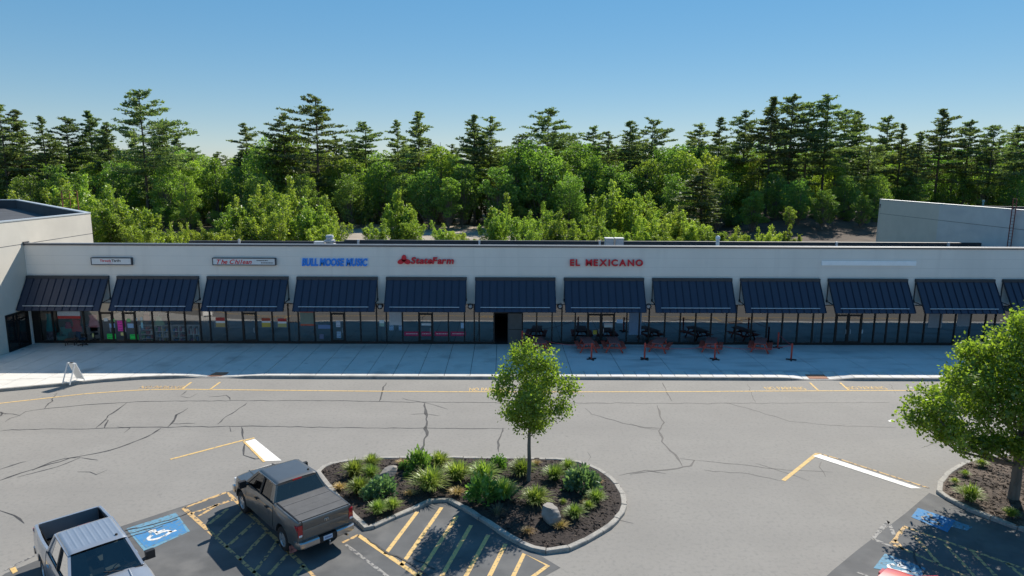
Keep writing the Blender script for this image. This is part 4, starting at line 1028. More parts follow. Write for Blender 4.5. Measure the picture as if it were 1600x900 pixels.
plants = [ # px of centre, px radius, kind, label
 (553,738,19,'lily','light green daylily clump nearest the graphite pickup windshield'),(581,724,14,'lily','small daylily at the far edge left of the flat rock'),(579,741,14,'lily','daylily touching the left of the flat rock'),
 (562,764,19,'lily','daylily clump beside the orange dry tuft near the pickup'),(597,764,22,'blue','blue-green bushy perennial in front of the flat rock'),(577,773,13,'blue','small blue-green perennial left of the larger bushy one'),
 (590,797,15,'lily','daylily clump nearest the island corner by the tailgate'),(613,790,14,'lily','small daylily just right of the one nearest the tailgate corner'),
 (655,729,17,'shrub','dark green shrubby clump at the far edge of the island'),(686,722,18,'lily','daylily at the far edge behind the big round daylily'),(671,756,27,'lily','large round daylily clump near the island notch'),
 (714,742,23,'lily','broad daylily between the two yellow dry tufts'),(755,744,24,'lily','daylily behind the large dark shrub'),(779,729,11,'shrub','little dark upright shrub at the far edge'),
 (755,775,22,'shrub','large dark green shrub left of the young tree'),(785,770,25,'lily','tall daylily crowding the large dark shrub'),(815,736,21,'lily','daylily immediately behind the young tree trunk'),
 (866,744,18,'lily','daylily right of the young tree trunk'),(888,730,13,'lily','small daylily at the far edge right of the tree'),(908,756,26,'blue','large blue-green perennial at the right side of the island'),
 (931,779,15,'lily','daylily at the rounded right end by the kerb'),(898,804,16,'lily','daylily between the boulder and the right kerb'),(837,780,23,'lily','daylily in front of the young tree trunk'),
 (880,785,6,'lily','tiny green sprout above the boulder'),(919,792,10,'lily','small daylily left of the one at the rounded end'),(777,800,16,'grey','sparse grey wispy plant below the large dark shrub'),
 (631,731,7,'shrub','tiny green sprout right of the flat rock'),(636,744,5,'shrub','smallest green sprout below the flat rock'),
 (531,759,13,'straw','orange dry grass tuft nearest the pickup tailgate'),(641,769,12,'straw','yellow dry tuft left of the big round daylily'),(714,767,16,'straw','wide yellow dry tuft above the island notch'),(628,721,11,'straw','pale dry tuft behind the flat rock'),
 (824,828,13,'straw','dull dry tuft in the shade at the near kerb'),(876,819,15,'straw','tan dry tuft just right of the boulder'),(838,722,9,'straw','orange dry tuft behind the young tree'),(935,752,9,'straw','orange dry tuft at the right kerb'),(913,783,9,'straw','pale dry tuft among the right daylilies'),
 (1533,725,8,'lily','small light green sprout at the far edge of the right island'),(1508,741,6,'lily','little sprout below the far edge of the right island'),(1492,753,6,'lily','little sprout at the left kerb of the right island'),(1515,776,15,'lily','fern-like plant in the shade of the big tree'),(1579,803,9,'lily','small sprout near the trunk of the big tree'),
]
for k, (px, py, r, kind, lab) in enumerate(plants):
    rr = random.Random(k); p = G(px, py+r*.30, .17); sc = r/(F/24.5)/.60*np.linalg.norm(p-vec(0,0,CAMH))/27.0*(1.46 if kind != 'blue' else 1.15)
    nm, cat = NM[kind]; me = PL[kind][k % len(PL[kind])]
    t = empty(nm, (p[0], p[1], .16), rr.uniform(0, 6.28), label=lab, cat=cat, group='plants of the mulched islands'); t.scale = (sc, sc, sc*rr.uniform(.9, 1.1))
    link('foliage', me, t); link('root_crown', stemmes, t)
# boulders
def boulder(px, py, wpx, hpx, dep, label, seed):
    p = G(px, py+hpx*.30, .16); r = np.random.RandomState(seed); s = np.linalg.norm(p-vec(0,0,CAMH))/F
    import bmesh
    bm = bmesh.new(); bmesh.ops.create_icosphere(bm, subdivisions=4, radius=1)
    pl = [(r.normal(size=3), r.uniform(.52, .80)) for _ in range(12)]; pl = [(a/np.linalg.norm(a), d) for a, d in pl]
    for v in bm.verts:
        c = np.array(v.co)
        for a, d in pl:
            e = c@a-d
            if e > 0: c = c-a*e*.97
        c = c*(1+.035*math.sin(7*c[0]+seed)*math.sin(6*c[1])+.02*math.sin(15*c[2]+9*c[0]))
        v.co = (c[0]*wpx*s*.55, c[1]*dep*.48, c[2]*hpx*s*.58)
    me = bpy.data.meshes.new('boulder'); bm.to_mesh(me); bm.free(); me.materials.append(rockm)
    me.polygons.foreach_set('use_smooth', [True]*len(me.polygons)); me.set_sharp_from_angle(angle=R_(18))
    tag(link('boulder', me, None, (p[0], p[1], .16+hpx*s*.28), .4*seed), label, 'boulder')
boulder(607,738,34,15,.75,'flat tan boulder among the daylilies near the pickup',2)
boulder(859,803,40,30,.85,'rounded grey boulder near the shaded kerb of the island',5)

# ================================================================== TREES
def qleaf(C, D, size, r, aspect=.62):
    """N leaf quads at C pointing roughly along D"""
    n = len(C); D = D/(np.linalg.norm(D, axis=1, keepdims=True)+1e-9); rv = r.normal(size=(n, 3)); S = np.cross(D, rv); S /= np.linalg.norm(S, axis=1, keepdims=True)+1e-9
    L = (size*r.uniform(.6, 1.35, n))[:, None]; w = L*aspect*.5
    V = np.stack([C-D*L*.5, C+S*w, C+D*L*.5, C-S*w], 1).reshape(-1, 3)
    Fa = [(4*i, 4*i+1, 4*i+2, 4*i+3) for i in range(n)]
    return V, Fa
def broadleaf(seed, H, W, base, nclump, nleaf, size, M, bk, name, shape=1.0, flat=.75, stems=1, trunk_r=None):
    r = np.random.RandomState(seed); cz = base+(H-base)*.5; rz = (H-base)*.5; C = []; D = []; var = []; limbs = MB()
    tr = trunk_r or H*.016
    cl = []
    for i in range(nclump):
        for _ in range(30):
            u = r.normal(size=3); u /= np.linalg.norm(u); rad = r.uniform(.35, 1)**.6*.82
            t = u[2]*rad; ww = W*.5*(1-.35*max(0, t)**1.5*shape)
            p = np.array([u[0]*rad*ww, u[1]*rad*ww, cz+t*rz]); cr = W*r.uniform(.10, .19)
            if all(np.linalg.norm(p-q) > .62*(cr+s)*.9 for q, s in cl): break
        cl.append((p, cr))
    tips = [c for c, _ in cl]
    lean = r.normal(0, .02*H, 2)
    for s in range(stems):
        off = r.normal(0, .05*W, 2) if stems > 1 else np.zeros(2)
        pts = [np.array([off[0], off[1], -.1]), np.array([off[0]+lean[0]*.3, off[1]+lean[1]*.3, base*.6]), np.array([off[0]*2+lean[0], off[1]*2+lean[1], cz]), np.array([off[0]*3+lean[0]*1.2, off[1]*3+lean[1]*1.2, H*.9])]
        limbs.tube(pts, [tr*1.25/stems**.5, tr/stems**.5, tr*.55/stems**.5, tr*.12], 7, cap=False)
    for c, cr in cl:
        z0 = base*.7+(c[2]-base*.7)*r.uniform(.15, .55); a = np.array([lean[0]*.6, lean[1]*.6, max(base*.55, z0-.15*H)])
        mid = a+(c-a)*.5+np.array([0,0,-.02*H]); limbs.tube([a, mid, c], [tr*.35, tr*.22, tr*.05], 5, cap=False)
    per = nleaf//nclump
    for c, cr in cl:
        k = int(per*(cr/(W*.145))**2); u = r.normal(size=(k, 3)); u /= np.linalg.norm(u, axis=1, keepdims=True)
        rad = (r.uniform(.25, 1, k)**.45)*cr*(1+.25*np.sin(4*u[:, 0]+seed)*np.sin(5*u[:, 2]+c[0]))
        pp = c+u*rad[:, None]*np.array([1, 1, flat]); C.append(pp); dd = u*.9+r.normal(0, .7, (k, 3)); dd[:, 2] += -.15; D.append(dd)
        var.append(np.clip(r.normal(.45, .2, k)+r.normal(0, .12), 0, 1))
    C = np.concatenate(C); D = np.concatenate(D); var = np.concatenate(var)
    keep = C[:, 2] > .25; C, D, var = C[keep], D[keep], var[keep]
    V, Fa = qleaf(C, D, size, r)
    crown = leaf_object('crown', V, Fa, np.repeat(var, 4), M); return limbs.mesh('trunk', bk, 60), crown, H
def pine(seed, H, W, clear, nwh, M, irr=.35, top='spire'):
    """white pine: straight stem, many uneven boughs carrying flattened, overlapping sprays of needles"""
    r = np.random.RandomState(seed); limbs = MB(); C = []; D = []; var = []
    bend = r.normal(0, .012*H, 2)
    def stem(z): t = z/H; return np.array([bend[0]*math.sin(t*2.5), bend[1]*math.sin(t*2.2), z])
    limbs.tube([stem(z) for z in np.linspace(0, H*.98, 9)], list(np.linspace(H*.0135, H*.0022, 9)), 7, cap=False)
    nb = nwh*5; side = r.uniform(0, 6.28); fall = np.cumsum(r.normal(0, .10, 40))
    for b in range(nb):
        t = (b+r.uniform(0, 1))/nb; t = t**.9; z = clear*H+(H*.985-clear*H)*t
        # boughs gather into loose tiers of unequal spacing
        tier = math.sin(t*(nwh*.62)*math.pi+1.3*math.sin(t*7+seed)); z += -.012*H*tier*(1-t)
        prof = (min(1, .50+1.5*t)*(1-t)**.72+.05) if top == 'spire' else (min(1, .40+1.2*t)*(1-t**2.6)**.85*.92+.08)
        a = r.uniform(0, 6.28); L = W*.5*prof*r.uniform(1-irr*1.5, 1+irr*.55)*(1+.25*math.cos(a-side+fall[int(t*39)]))
        if r.uniform() < .10: continue
        L = max(L, .35)
        rise = r.uniform(-.12, .16)+(.65 if t > .9 else .30*t)
        d = np.array([math.cos(a), math.sin(a), 0]); o = stem(z)
        pts = [o, o+d*L*.5+np.array([0,0,L*rise*.25]), o+d*L+np.array([0,0,L*rise*.75])]
        limbs.tube(pts, [H*.0028*(1-t*.6), H*.0016, H*.0006], 4, cap=False)
        nc = max(2, int(L*2.1))                       # sprays along the bough
        for c in range(nc):
            s_ = np.clip(r.uniform(.22, 1.0)**.75, 0, 1); lat = np.array([-d[1], d[0], 0])
            cpt = o+d*L*s_+np.array([0,0,L*rise*(.5*s_+.25*s_*s_)])+lat*r.normal(0, .16*L*(1.1-s_*.5)); rad = r.uniform(.45, .85)*(.6+.05*L); n = 13
            q = cpt+r.normal(0, 1, (n, 3))*np.array([rad, rad, rad*.30])*.62+np.array([0,0,.12]); C.append(q)
            dd = (q-cpt)*np.array([1,1,.4])+d*.35*rad+r.normal(0, .30, (n, 3)); dd[:, 2] += .22; D.append(dd); var.append(np.clip(r.normal(.45, .18, n)+r.normal(0, .10), 0, 1))
    C = np.concatenate(C); D = np.concatenate(D); var = np.concatenate(var)
    V, Fa = qleaf(C, D, .62, r, .38)
    return limbs.mesh('trunk', bark, 60), leaf_object('crown', V, Fa, np.repeat(var, 4), M), H
def sapling(seed, H, W, nshoot, nleaf, M):
    """multi-stemmed young tree: upright leafy shoots of unequal height fanning from the base"""
    r = np.random.RandomState(seed); limbs = MB(); C = []; D = []; var = []
    for k in range(nshoot):
        a = r.uniform(0, 6.28); rad = W*.5*r.uniform(.1, 1)**.7; h = H*(1.0 if k == 0 else r.uniform(.5, .97)*(1-.25*(rad/(W*.5))**2)); d = np.array([math.cos(a), math.sin(a), 0])
        o = d*rad*.15; P = [o+np.array([0,0,-.1]), o+d*rad*.45+np.array([0,0,h*.4]), o+d*rad*.75+np.array([0,0,h*.75]), o+d*rad*.85+np.array([0,0,h])]
        limbs.tube(P, [.07, .045, .025, .006], 5, cap=False); P = np.array(P)
        nt = 24
        for j in range(nt):
            t = (j+r.uniform(0, 1))/nt; t = .12+.88*t; x = t*3; i = min(2, int(x)); p = P[i]+(P[i+1]-P[i])*(x-i); L = W*.24*(1-t)**.55*r.uniform(.45, 1.2)+.12
            u = r.normal(size=3); u[2] = abs(u[2])*.6+.25; u /= np.linalg.norm(u); n = max(4, int(nleaf/nshoot/nt)); s_ = r.uniform(.15, 1.1, n)
            q = p+u*(L*s_)[:, None]+r.normal(0, .16, (n, 3)); C.append(q); dd = u+r.normal(0, .7, (n, 3)); D.append(dd); var.append(np.clip(r.normal(.45, .18, n)+r.normal(0, .1), 0, 1))
    C = np.concatenate(C); D = np.concatenate(D); var = np.concatenate(var); k = C[:, 2] > .1; V, Fa = qleaf(C[k], D[k], .27, r, .6)
    return limbs.mesh('trunk', bark_grey, 60), leaf_object('crown', V, Fa, np.repeat(var[k], 4), M), H
PINES = [pine(11, 27, 15, .20, 30, needle, .45), pine(12, 27, 13, .25, 30, needle, .45), pine(13, 27, 12.5, .40, 22, needle, .5, 'flat'), pine(14, 27, 14.5, .30, 26, needle, .5, 'flat'), pine(15, 26, 12, .10, 36, needle, .35), pine(16, 27, 13, .5, 18, needle, .55, 'flat'), pine(17, 27, 16.5, .30, 20, needle, .6, 'flat'), pine(18, 27, 12, .18, 24, needle, .6), pine(19, 27, 14, .35, 28, needle, .55), pine(20, 26, 17, .22, 24, needle, .5, 'flat'), pine(41, 27, 11, .45, 16, needle, .65, 'flat')]
BROAD = [broadleaf(21, 20, 11, 1.2, 34, 6800, .46, leaf_mid, bark_grey, 'a'), broadleaf(22, 20, 12, 1.2, 38, 7200, .46, leaf_dark, bark_grey, 'b'), broadleaf(23, 20, 9.5, 1.2, 32, 6400, .44, leaf_mid, bark_grey, 'c', 1.4), broadleaf(24, 20, 13, 1.2, 42, 7600, .46, leaf_dark, bark_grey, 'd'), broadleaf(25, 20, 10, 1.2, 34, 6800, .46, leaf_light, bark_grey, 'e')]
SMALL = [sapling(31, 8, 5.2, 11, 7000, leaf_light), sapling(32, 8, 4.0, 8, 6000, leaf_light), sapling(33, 8, 6.0, 12, 7500, leaf_mid), sapling(34, 8, 7.0, 16, 8000, leaf_light)]
def plant_tree(proto, px, top, Y, name, label, group, rr, wscale=None, ground=0.0):
    tr, cr, H = proto; p = AY(px, top, Y); h = p[2]-ground; s = h/H
    t = empty(name, (p[0], Y, ground-.05), rr.uniform(0, 6.28), label=label, cat='tree', group=group)
    w = wscale or rr.uniform(.92, 1.10); t.scale = (s*w, s*w, s)
    link('trunk', tr, t); link('crown', cr, t); return t
rr = random.Random(4)
def above(px):
    k = int((px-30)//139.5)
    return 'above the left end store' if px < 30 else 'above the right end store' if k > 10 else 'above the %s awning' % ordinal(k)
pl = [(-6,166,146,0),(22,170,150,1),(62,178,146,0),(100,182,154,3),(138,172,158,2),(165,190,150,4),(215,140,140,0),(252,190,150,4),(383,192,168,3),(440,176,150,2),(488,150,147,1),(573,190,158,5),(617,184,156,2),(655,173,152,1),
      (741,178,150,3),(765,182,153,2),(855,170,160,3),(930,196,170,3),(952,205,158,4),(985,188,158,1),(1022,187,166,4),(1095,192,170,3),(1130,180,172,3),(1166,172,150,2),(1208,150,142,5),(1243,147,146,3),(1268,160,150,5),(1298,147,150,2),(1322,170,158,3),(1342,173,162,1),
      (1392,180,158,3),(1412,190,150,4),(1476,169,150,2),(1520,187,150,3),(1556,196,146,4),(1592,195,150,3),(1440,205,146,4),(1620,190,150,1),(1360,215,142,4)]
pl.sort()
for k, (px, top, Y, pi_) in enumerate(pl):
    pi_ = pi_ if k % 2 else (6, 7, 8, 9, 10)[(k//2) % 5]
    plant_tree(PINES[pi_], px, top, Y, 'pine_tree', 'tall dark pine standing above the woods, %s pine top from the left edge' % ordinal(k), 'tall pines of the woods', rr, ground=1.5 if px > 1200 else 0)
fr = [(40,262,136,3),(95,248,140,1),(140,238,148,0),(180,240,144,3),(255,245,138,1),(300,235,150,0),(335,226,146,2),(290,262,134,4),(375,248,140,1),(418,196,152,3),(452,182,156,2),(405,262,136,3),(470,262,138,1),(528,232,150,0),(545,262,140,1),(595,238,150,3),(625,262,142,1),(690,207,148,0),(668,252,140,3),(722,246,142,1),(700,262,136,2),
      (812,205,148,1),(846,214,144,3),(780,250,138,1),(872,236,146,0),(905,206,160,3),(925,232,152,1),(890,262,138,3),(965,248,146,1),(1010,232,150,0),(1050,212,156,3),(1078,218,150,0),(1112,226,146,4),(1150,222,150,0),(1185,236,144,4),(1060,262,138,1),(1125,262,134,0),(1215,262,138,1),(1250,270,132,3),(1290,290,128,1),(1325,268,138,1),(1372,262,140,3),(1180,285,128,2),(1310,225,155,0),(1430,260,146,1),(1490,255,150,3),(1540,262,146,1),(1590,262,144,3),(10,250,150,1),(1350,300,130,1),(1235,315,124,2)]
fr.sort()
for k, (px, top, Y, bi) in enumerate(fr):
    plant_tree(BROAD[bi], px, top, Y, 'broadleaf_tree', 'broadleaf tree in the front of the woods, %s broadleaf crown from the left edge' % ordinal(k), 'broadleaf trees along the front of the woods', rr, ground=1.5 if px > 1180 else 0)
for row, (Y, lo, hi, st) in enumerate(((166, 214, 240, 36), (178, 206, 234, 34), (192, 208, 232, 32))):
    px = -60+row*17
    while px < 1680:
        if rr.random() < .35: pr = PINES[rr.randrange(11)]; nm = 'pine_tree'; lb = 'far pine of the back rows of the woods, '+above(px); gp = 'pines in the back rows of the woods'
        else: pr = BROAD[rr.randrange(4)]; nm = 'broadleaf_tree'; lb = 'far broadleaf crown of the back rows of the woods, '+above(px); gp = 'broadleaf trees in the back rows of the woods'
        plant_tree(pr, px, rr.uniform(lo, hi)+(16 if 280 < px < 385 else 0), Y+rr.uniform(-4, 4), nm, lb, gp, rr); px += st*rr.uniform(.8, 1.2)
for row, (Y, lo, hi, st) in enumerate(((148, 275, 305, 34),(157,260,290,40),(153,304,322,24),(138,312,334,26))):
    px = -40+row*11
    while px < 1660:
        if not (Y < 150 and 535 < px < 775):
            plant_tree(BROAD[rr.randrange(4)], px, rr.uniform(lo, hi), Y+rr.uniform(-3, 3), 'broadleaf_tree', 'low broadleaf tree in the shade under the woods, '+above(px), 'understorey trees of the woods', rr, 1.25, ground=1.5 if px > 1200 else 0)
        px += st*rr.uniform(.8, 1.25)
fg = [(70,280,100,2),(95,276,104,0),(130,288,98,2),(160,292,96,0),(180,290,92,3),(205,312,90,2),(60,300,92,3),(120,315,88,3),(215,335,86,3),(245,350,90,3),(275,350,92,3),(305,348,96,3),(335,346,96,3),(360,322,98,2),(352,345,90,3),(385,292,102,0),(405,300,98,2),(438,276,108,1),(452,288,104,0),(425,310,94,3),(495,292,106,0),(480,310,98,2),(522,328,98,3),(505,335,92,3),(562,288,142,2),(588,342,100,2),(618,304,106,1),(634,298,108,1),(645,330,104,3),(690,346,96,3),(712,350,96,3),(735,362,92,3),(781,302,104,1),(772,325,100,2),(815,322,98,3),(845,318,102,0),(868,328,98,3),(895,334,96,0),(918,326,100,0),(950,282,112,2),(978,288,114,2),(1000,300,110,0),(1008,328,98,0),(1035,324,100,3),(1062,322,102,0),(1085,330,98,3),(1115,345,94,3),(1150,352,92,3),(1182,355,92,1),(1205,350,94,3),(1238,352,92,1),(830,345,90,3),(965,345,92,3),(1040,350,90,3)]
fg.sort()
for k, (px, top, Y, si) in enumerate(fg):
    plant_tree(SMALL[si], px, top, Y, 'sapling_tree', 'light green young tree behind the plaza roof, %s of the young trees from the left' % ordinal(k), 'young trees behind the plaza roof', rr)
plant_tree(PINES[4], 1100, 262, 120, 'pine_tree', 'short full grey-green pine behind the light green young trees', 'tall pines of the woods', rr, 1.9)

# two street trees close by, grown branch by branch
def lobe_tree(name, base, lobes, dens, size, M, bk, label, seed, trunk_r, fork, H):
    """tree whose crown is a set of leafy lobes, each on its own limb; leaf sprays sit on twigs with gaps between"""
    r = np.random.RandomState(seed); limbs = MB(); C = []; D = []; var = []
    top = vec(r.normal(0,.04), r.normal(0,.04), H*.80)
    axis = [vec(0,0,-.1), vec(0,0,.05), vec(.02,0,fork*.5), vec(0,.02,fork), vec(top[0]*.4, top[1]*.4, (fork+top[2])*.5), top]
    limbs.tube(axis, [trunk_r*1.5, trunk_r*1.15, trunk_r, trunk_r*.9, trunk_r*.45, trunk_r*.12], 12, cap=False)
    for (cx, cy, cz, rx, ry, rz) in lobes:
        c = vec(cx, cy, cz); hd = math.hypot(cx, cy); z0 = max(fork*.88, min(cz-hd*.75-rz*.3, H*.6)); a = vec(0, 0, z0)
        mid = a+(c-a)*.5+vec(cx*.08, cy*.08, -.06*hd)+r.normal(0, .05, 3); end = c+vec(0, 0, rz*.75)*np.array([1,1,1])+vec(cx, cy, 0)*.12
        pts = [a, mid, c, end]; lr = trunk_r*(.28+.05*(rx+rz)); limbs.tube(pts, [lr, lr*.7, lr*.4, lr*.08], 6, cap=False)
        nt = int(dens*(rx*ry+ry*rz+rx*rz)*6)
        for k in range(nt):
            u = r.normal(size=3); u /= np.linalg.norm(u); rad = r.uniform(.15, 1.0)**.55*(1+.16*math.sin(5*u[0]+3*u[2]+cx*7)); e = c+u*rad*np.array([rx, ry, rz])
            if e[2] < .9: continue
            f = r.uniform(0, 1); q = pts[1]+(pts[2]-pts[1])*f if u[2] < .2 else pts[2]+(pts[3]-pts[2])*f*.8
            m_ = (q+e)/2+r.normal(0, .05, 3); 
            if k % 3 == 0: limbs.tube([q, m_, e], [lr*.16, lr*.10, .004], 4, cap=False)
            n = r.randint(14, 26); d = (e-q)/(np.linalg.norm(e-q)+1e-6)
            pp = e+r.normal(0, .115, (n, 3))+d*r.uniform(-1.4, 1.6, (n, 1))*.12; C.append(pp); dd = r.normal(0, .75, (n, 3))+d*.55; dd[:, 2] -= .25; D.append(dd)
            var.append(np.clip(r.normal(.45, .2, n)+r.normal(0, .12), 0, 1))
    C = np.concatenate(C); D = np.concatenate(D); var = np.concatenate(var); V, Fa = qleaf(C, D, size, r, .75)
    t = empty(name, base, label=label, cat='tree'); link('trunk', limbs.mesh('trunk', bk, 60), t); link('crown', leaf_object('crown', V, Fa, np.repeat(var, 4), M), t)
    return t
LA = [(-.2,0,4.75,.50,.55,1.0),(.78,.1,4.35,.42,.5,.85),(-.9,-.1,4.05,.36,.42,.72),(.1,0,3.2,.85,.85,.75),(1.45,0,3.85,.42,.4,.36),(-1.22,.1,3.5,.28,.34,.26),(-.05,0,2.45,.55,.6,.50),(-.65,.1,2.75,.40,.45,.36),(1.1,-.1,3.05,.50,.5,.32),(.3,.85,3.7,.6,.5,.75),(0,-.85,3.5,.65,.5,.7),(.35,-.2,5.0,.26,.3,.5),(-.55,.2,5.0,.22,.28,.45),(.45,.3,2.3,.35,.4,.35)]
bA = G(826, 751, .2)
lobe_tree('street_tree', (bA[0], bA[1], .18), LA, 11, .098, leaf_near, bark_grey, 'young slender broadleaf tree growing in the mulched island', 3, .075, 1.45, 5.7)
LB = [(.2,0,6.4,1.2,1.2,.85),(-1.0,.2,5.6,1.1,1.1,.75),(-2.2,-.2,4.8,1.1,1.0,.65),(-3.4,0,3.75,.95,.9,.55),(-2.75,.3,2.75,.9,.9,.45),(-1.3,-.3,3.7,1.25,1.2,.75),(0,0,4.6,1.4,1.4,1.0),(-.7,0,2.25,1.0,1.0,.42),(-1.9,.4,5.5,.6,.6,.40),(1.5,.2,5.4,1.3,1.2,.9),(2.8,0,4.2,1.3,1.1,.8),(2.4,-.2,3.0,1.2,1.1,.6),(3.6,.2,3.6,.8,.8,.5),(-.5,-1.9,4.3,1.3,1.0,.9),(.8,-2.0,3.4,1.2,1.0,.7),(0,2,4.4,1.4,1.1,1.0),(-1,1.8,3.4,1.2,.9,.7),(-4.15,-.1,3.2,.45,.5,.3),(-.6,-.3,6.9,.5,.6,.4),(.9,.1,2.2,.9,.9,.4),(-1.8,0,2.25,.9,.9,.4),(-.2,-1.2,2.3,1.0,.9,.45),(-3.2,-.6,3.0,.8,.8,.5)]
bB = G(1583, 779, .2)
lobe_tree('street_tree', (bB[0], bB[1], .16), LB, 7, .12, leaf_near, bark_grey, 'large spreading broadleaf tree in the right mulched island', 8, .17, 1.5, 7.4)

# ================================================================== VEHICLES  (local axes: x forward from the rear bumper, y to the driver's side, z up)
def mirror_rows(rows):
    """half sections (outer bottom ... centre line) -> full sections"""
    return [[(x, y, z) for x, y, z in s]+[(x, -y, z) for x, y, z in s[::-1][1:]] for s in rows]
def wheel(t, x, y, R=.405, w=.27, spokes=5):
    s = 1 if y > 0 else -1
    o = MB().lathe([(R*.60,-w/2),(R*.80,-w/2*1.02),(R*.95,-w*.44),(R,-w*.34),(R,w*.34),(R*.95,w*.44),(R*.80,w/2*1.02),(R*.60,w/2)], (0,0,0), 'y', 32).build('wheel', tyrem, t, 50, loc=(x, y, R))
    b = MB(); b.lathe([(R*.62,w*.48*s),(R*.58,w*.46*s),(R*.56,w*.20*s)], (0,0,0), 'y', 32); b.lathe([(R*.17,w*.30*s),(R*.15,w*.40*s),(0,w*.42*s)], (0,0,0), 'y', 16)
    for k in range(spokes):
        a = 2*math.pi*k/spokes+.3; c, sn = math.cos(a), math.sin(a); tx, tz = -sn, c; r0, r1 = R*.10, R*.58; w0, w1 = R*.11, R*.15
        pts = []
        for yy in (w*.26*s, w*.40*s):
            pts += [(c*r0-tx*w0, yy, sn*r0-tz*w0), (c*r0+tx*w0, yy, sn*r0+tz*w0), (c*r1+tx*w1, yy, sn*r1+tz*w1), (c*r1-tx*w1, yy, sn*r1-tz*w1)]
        b.add(pts, [(0,1,2,3),(4,5,6,7),(0,1,5,4),(1,2,6,5),(2,3,7,6),(3,0,4,7)])
    b.build('rim', rimm, o, 40)
    MB().lathe([(R*.57,w*.16*s),(0,w*.16*s)], (0,0,0), 'y', 24).build('brake_backing', underm, o); return o
def arch(x, axles, zr, R, zc):
    z = zr
    for a in axles:
        d = x-a
        if abs(d) < R: z = max(z, zc+math.sqrt(R*R-d*d))
    return z
def stations(a, b, axles, R, step=.07):
    s = set(np.round(np.arange(a, b, step), 4)); s.add(b)
    for ax in axles:
        for t in np.linspace(-1, 1, 25):
            v = ax+R*math.sin(t*math.pi/2)
            if a < v < b: s.add(round(v, 4))
    return sorted(s)
def quad(pts, name, M, parent, th=0): return MB().sheet(pts).build(name, M, parent)

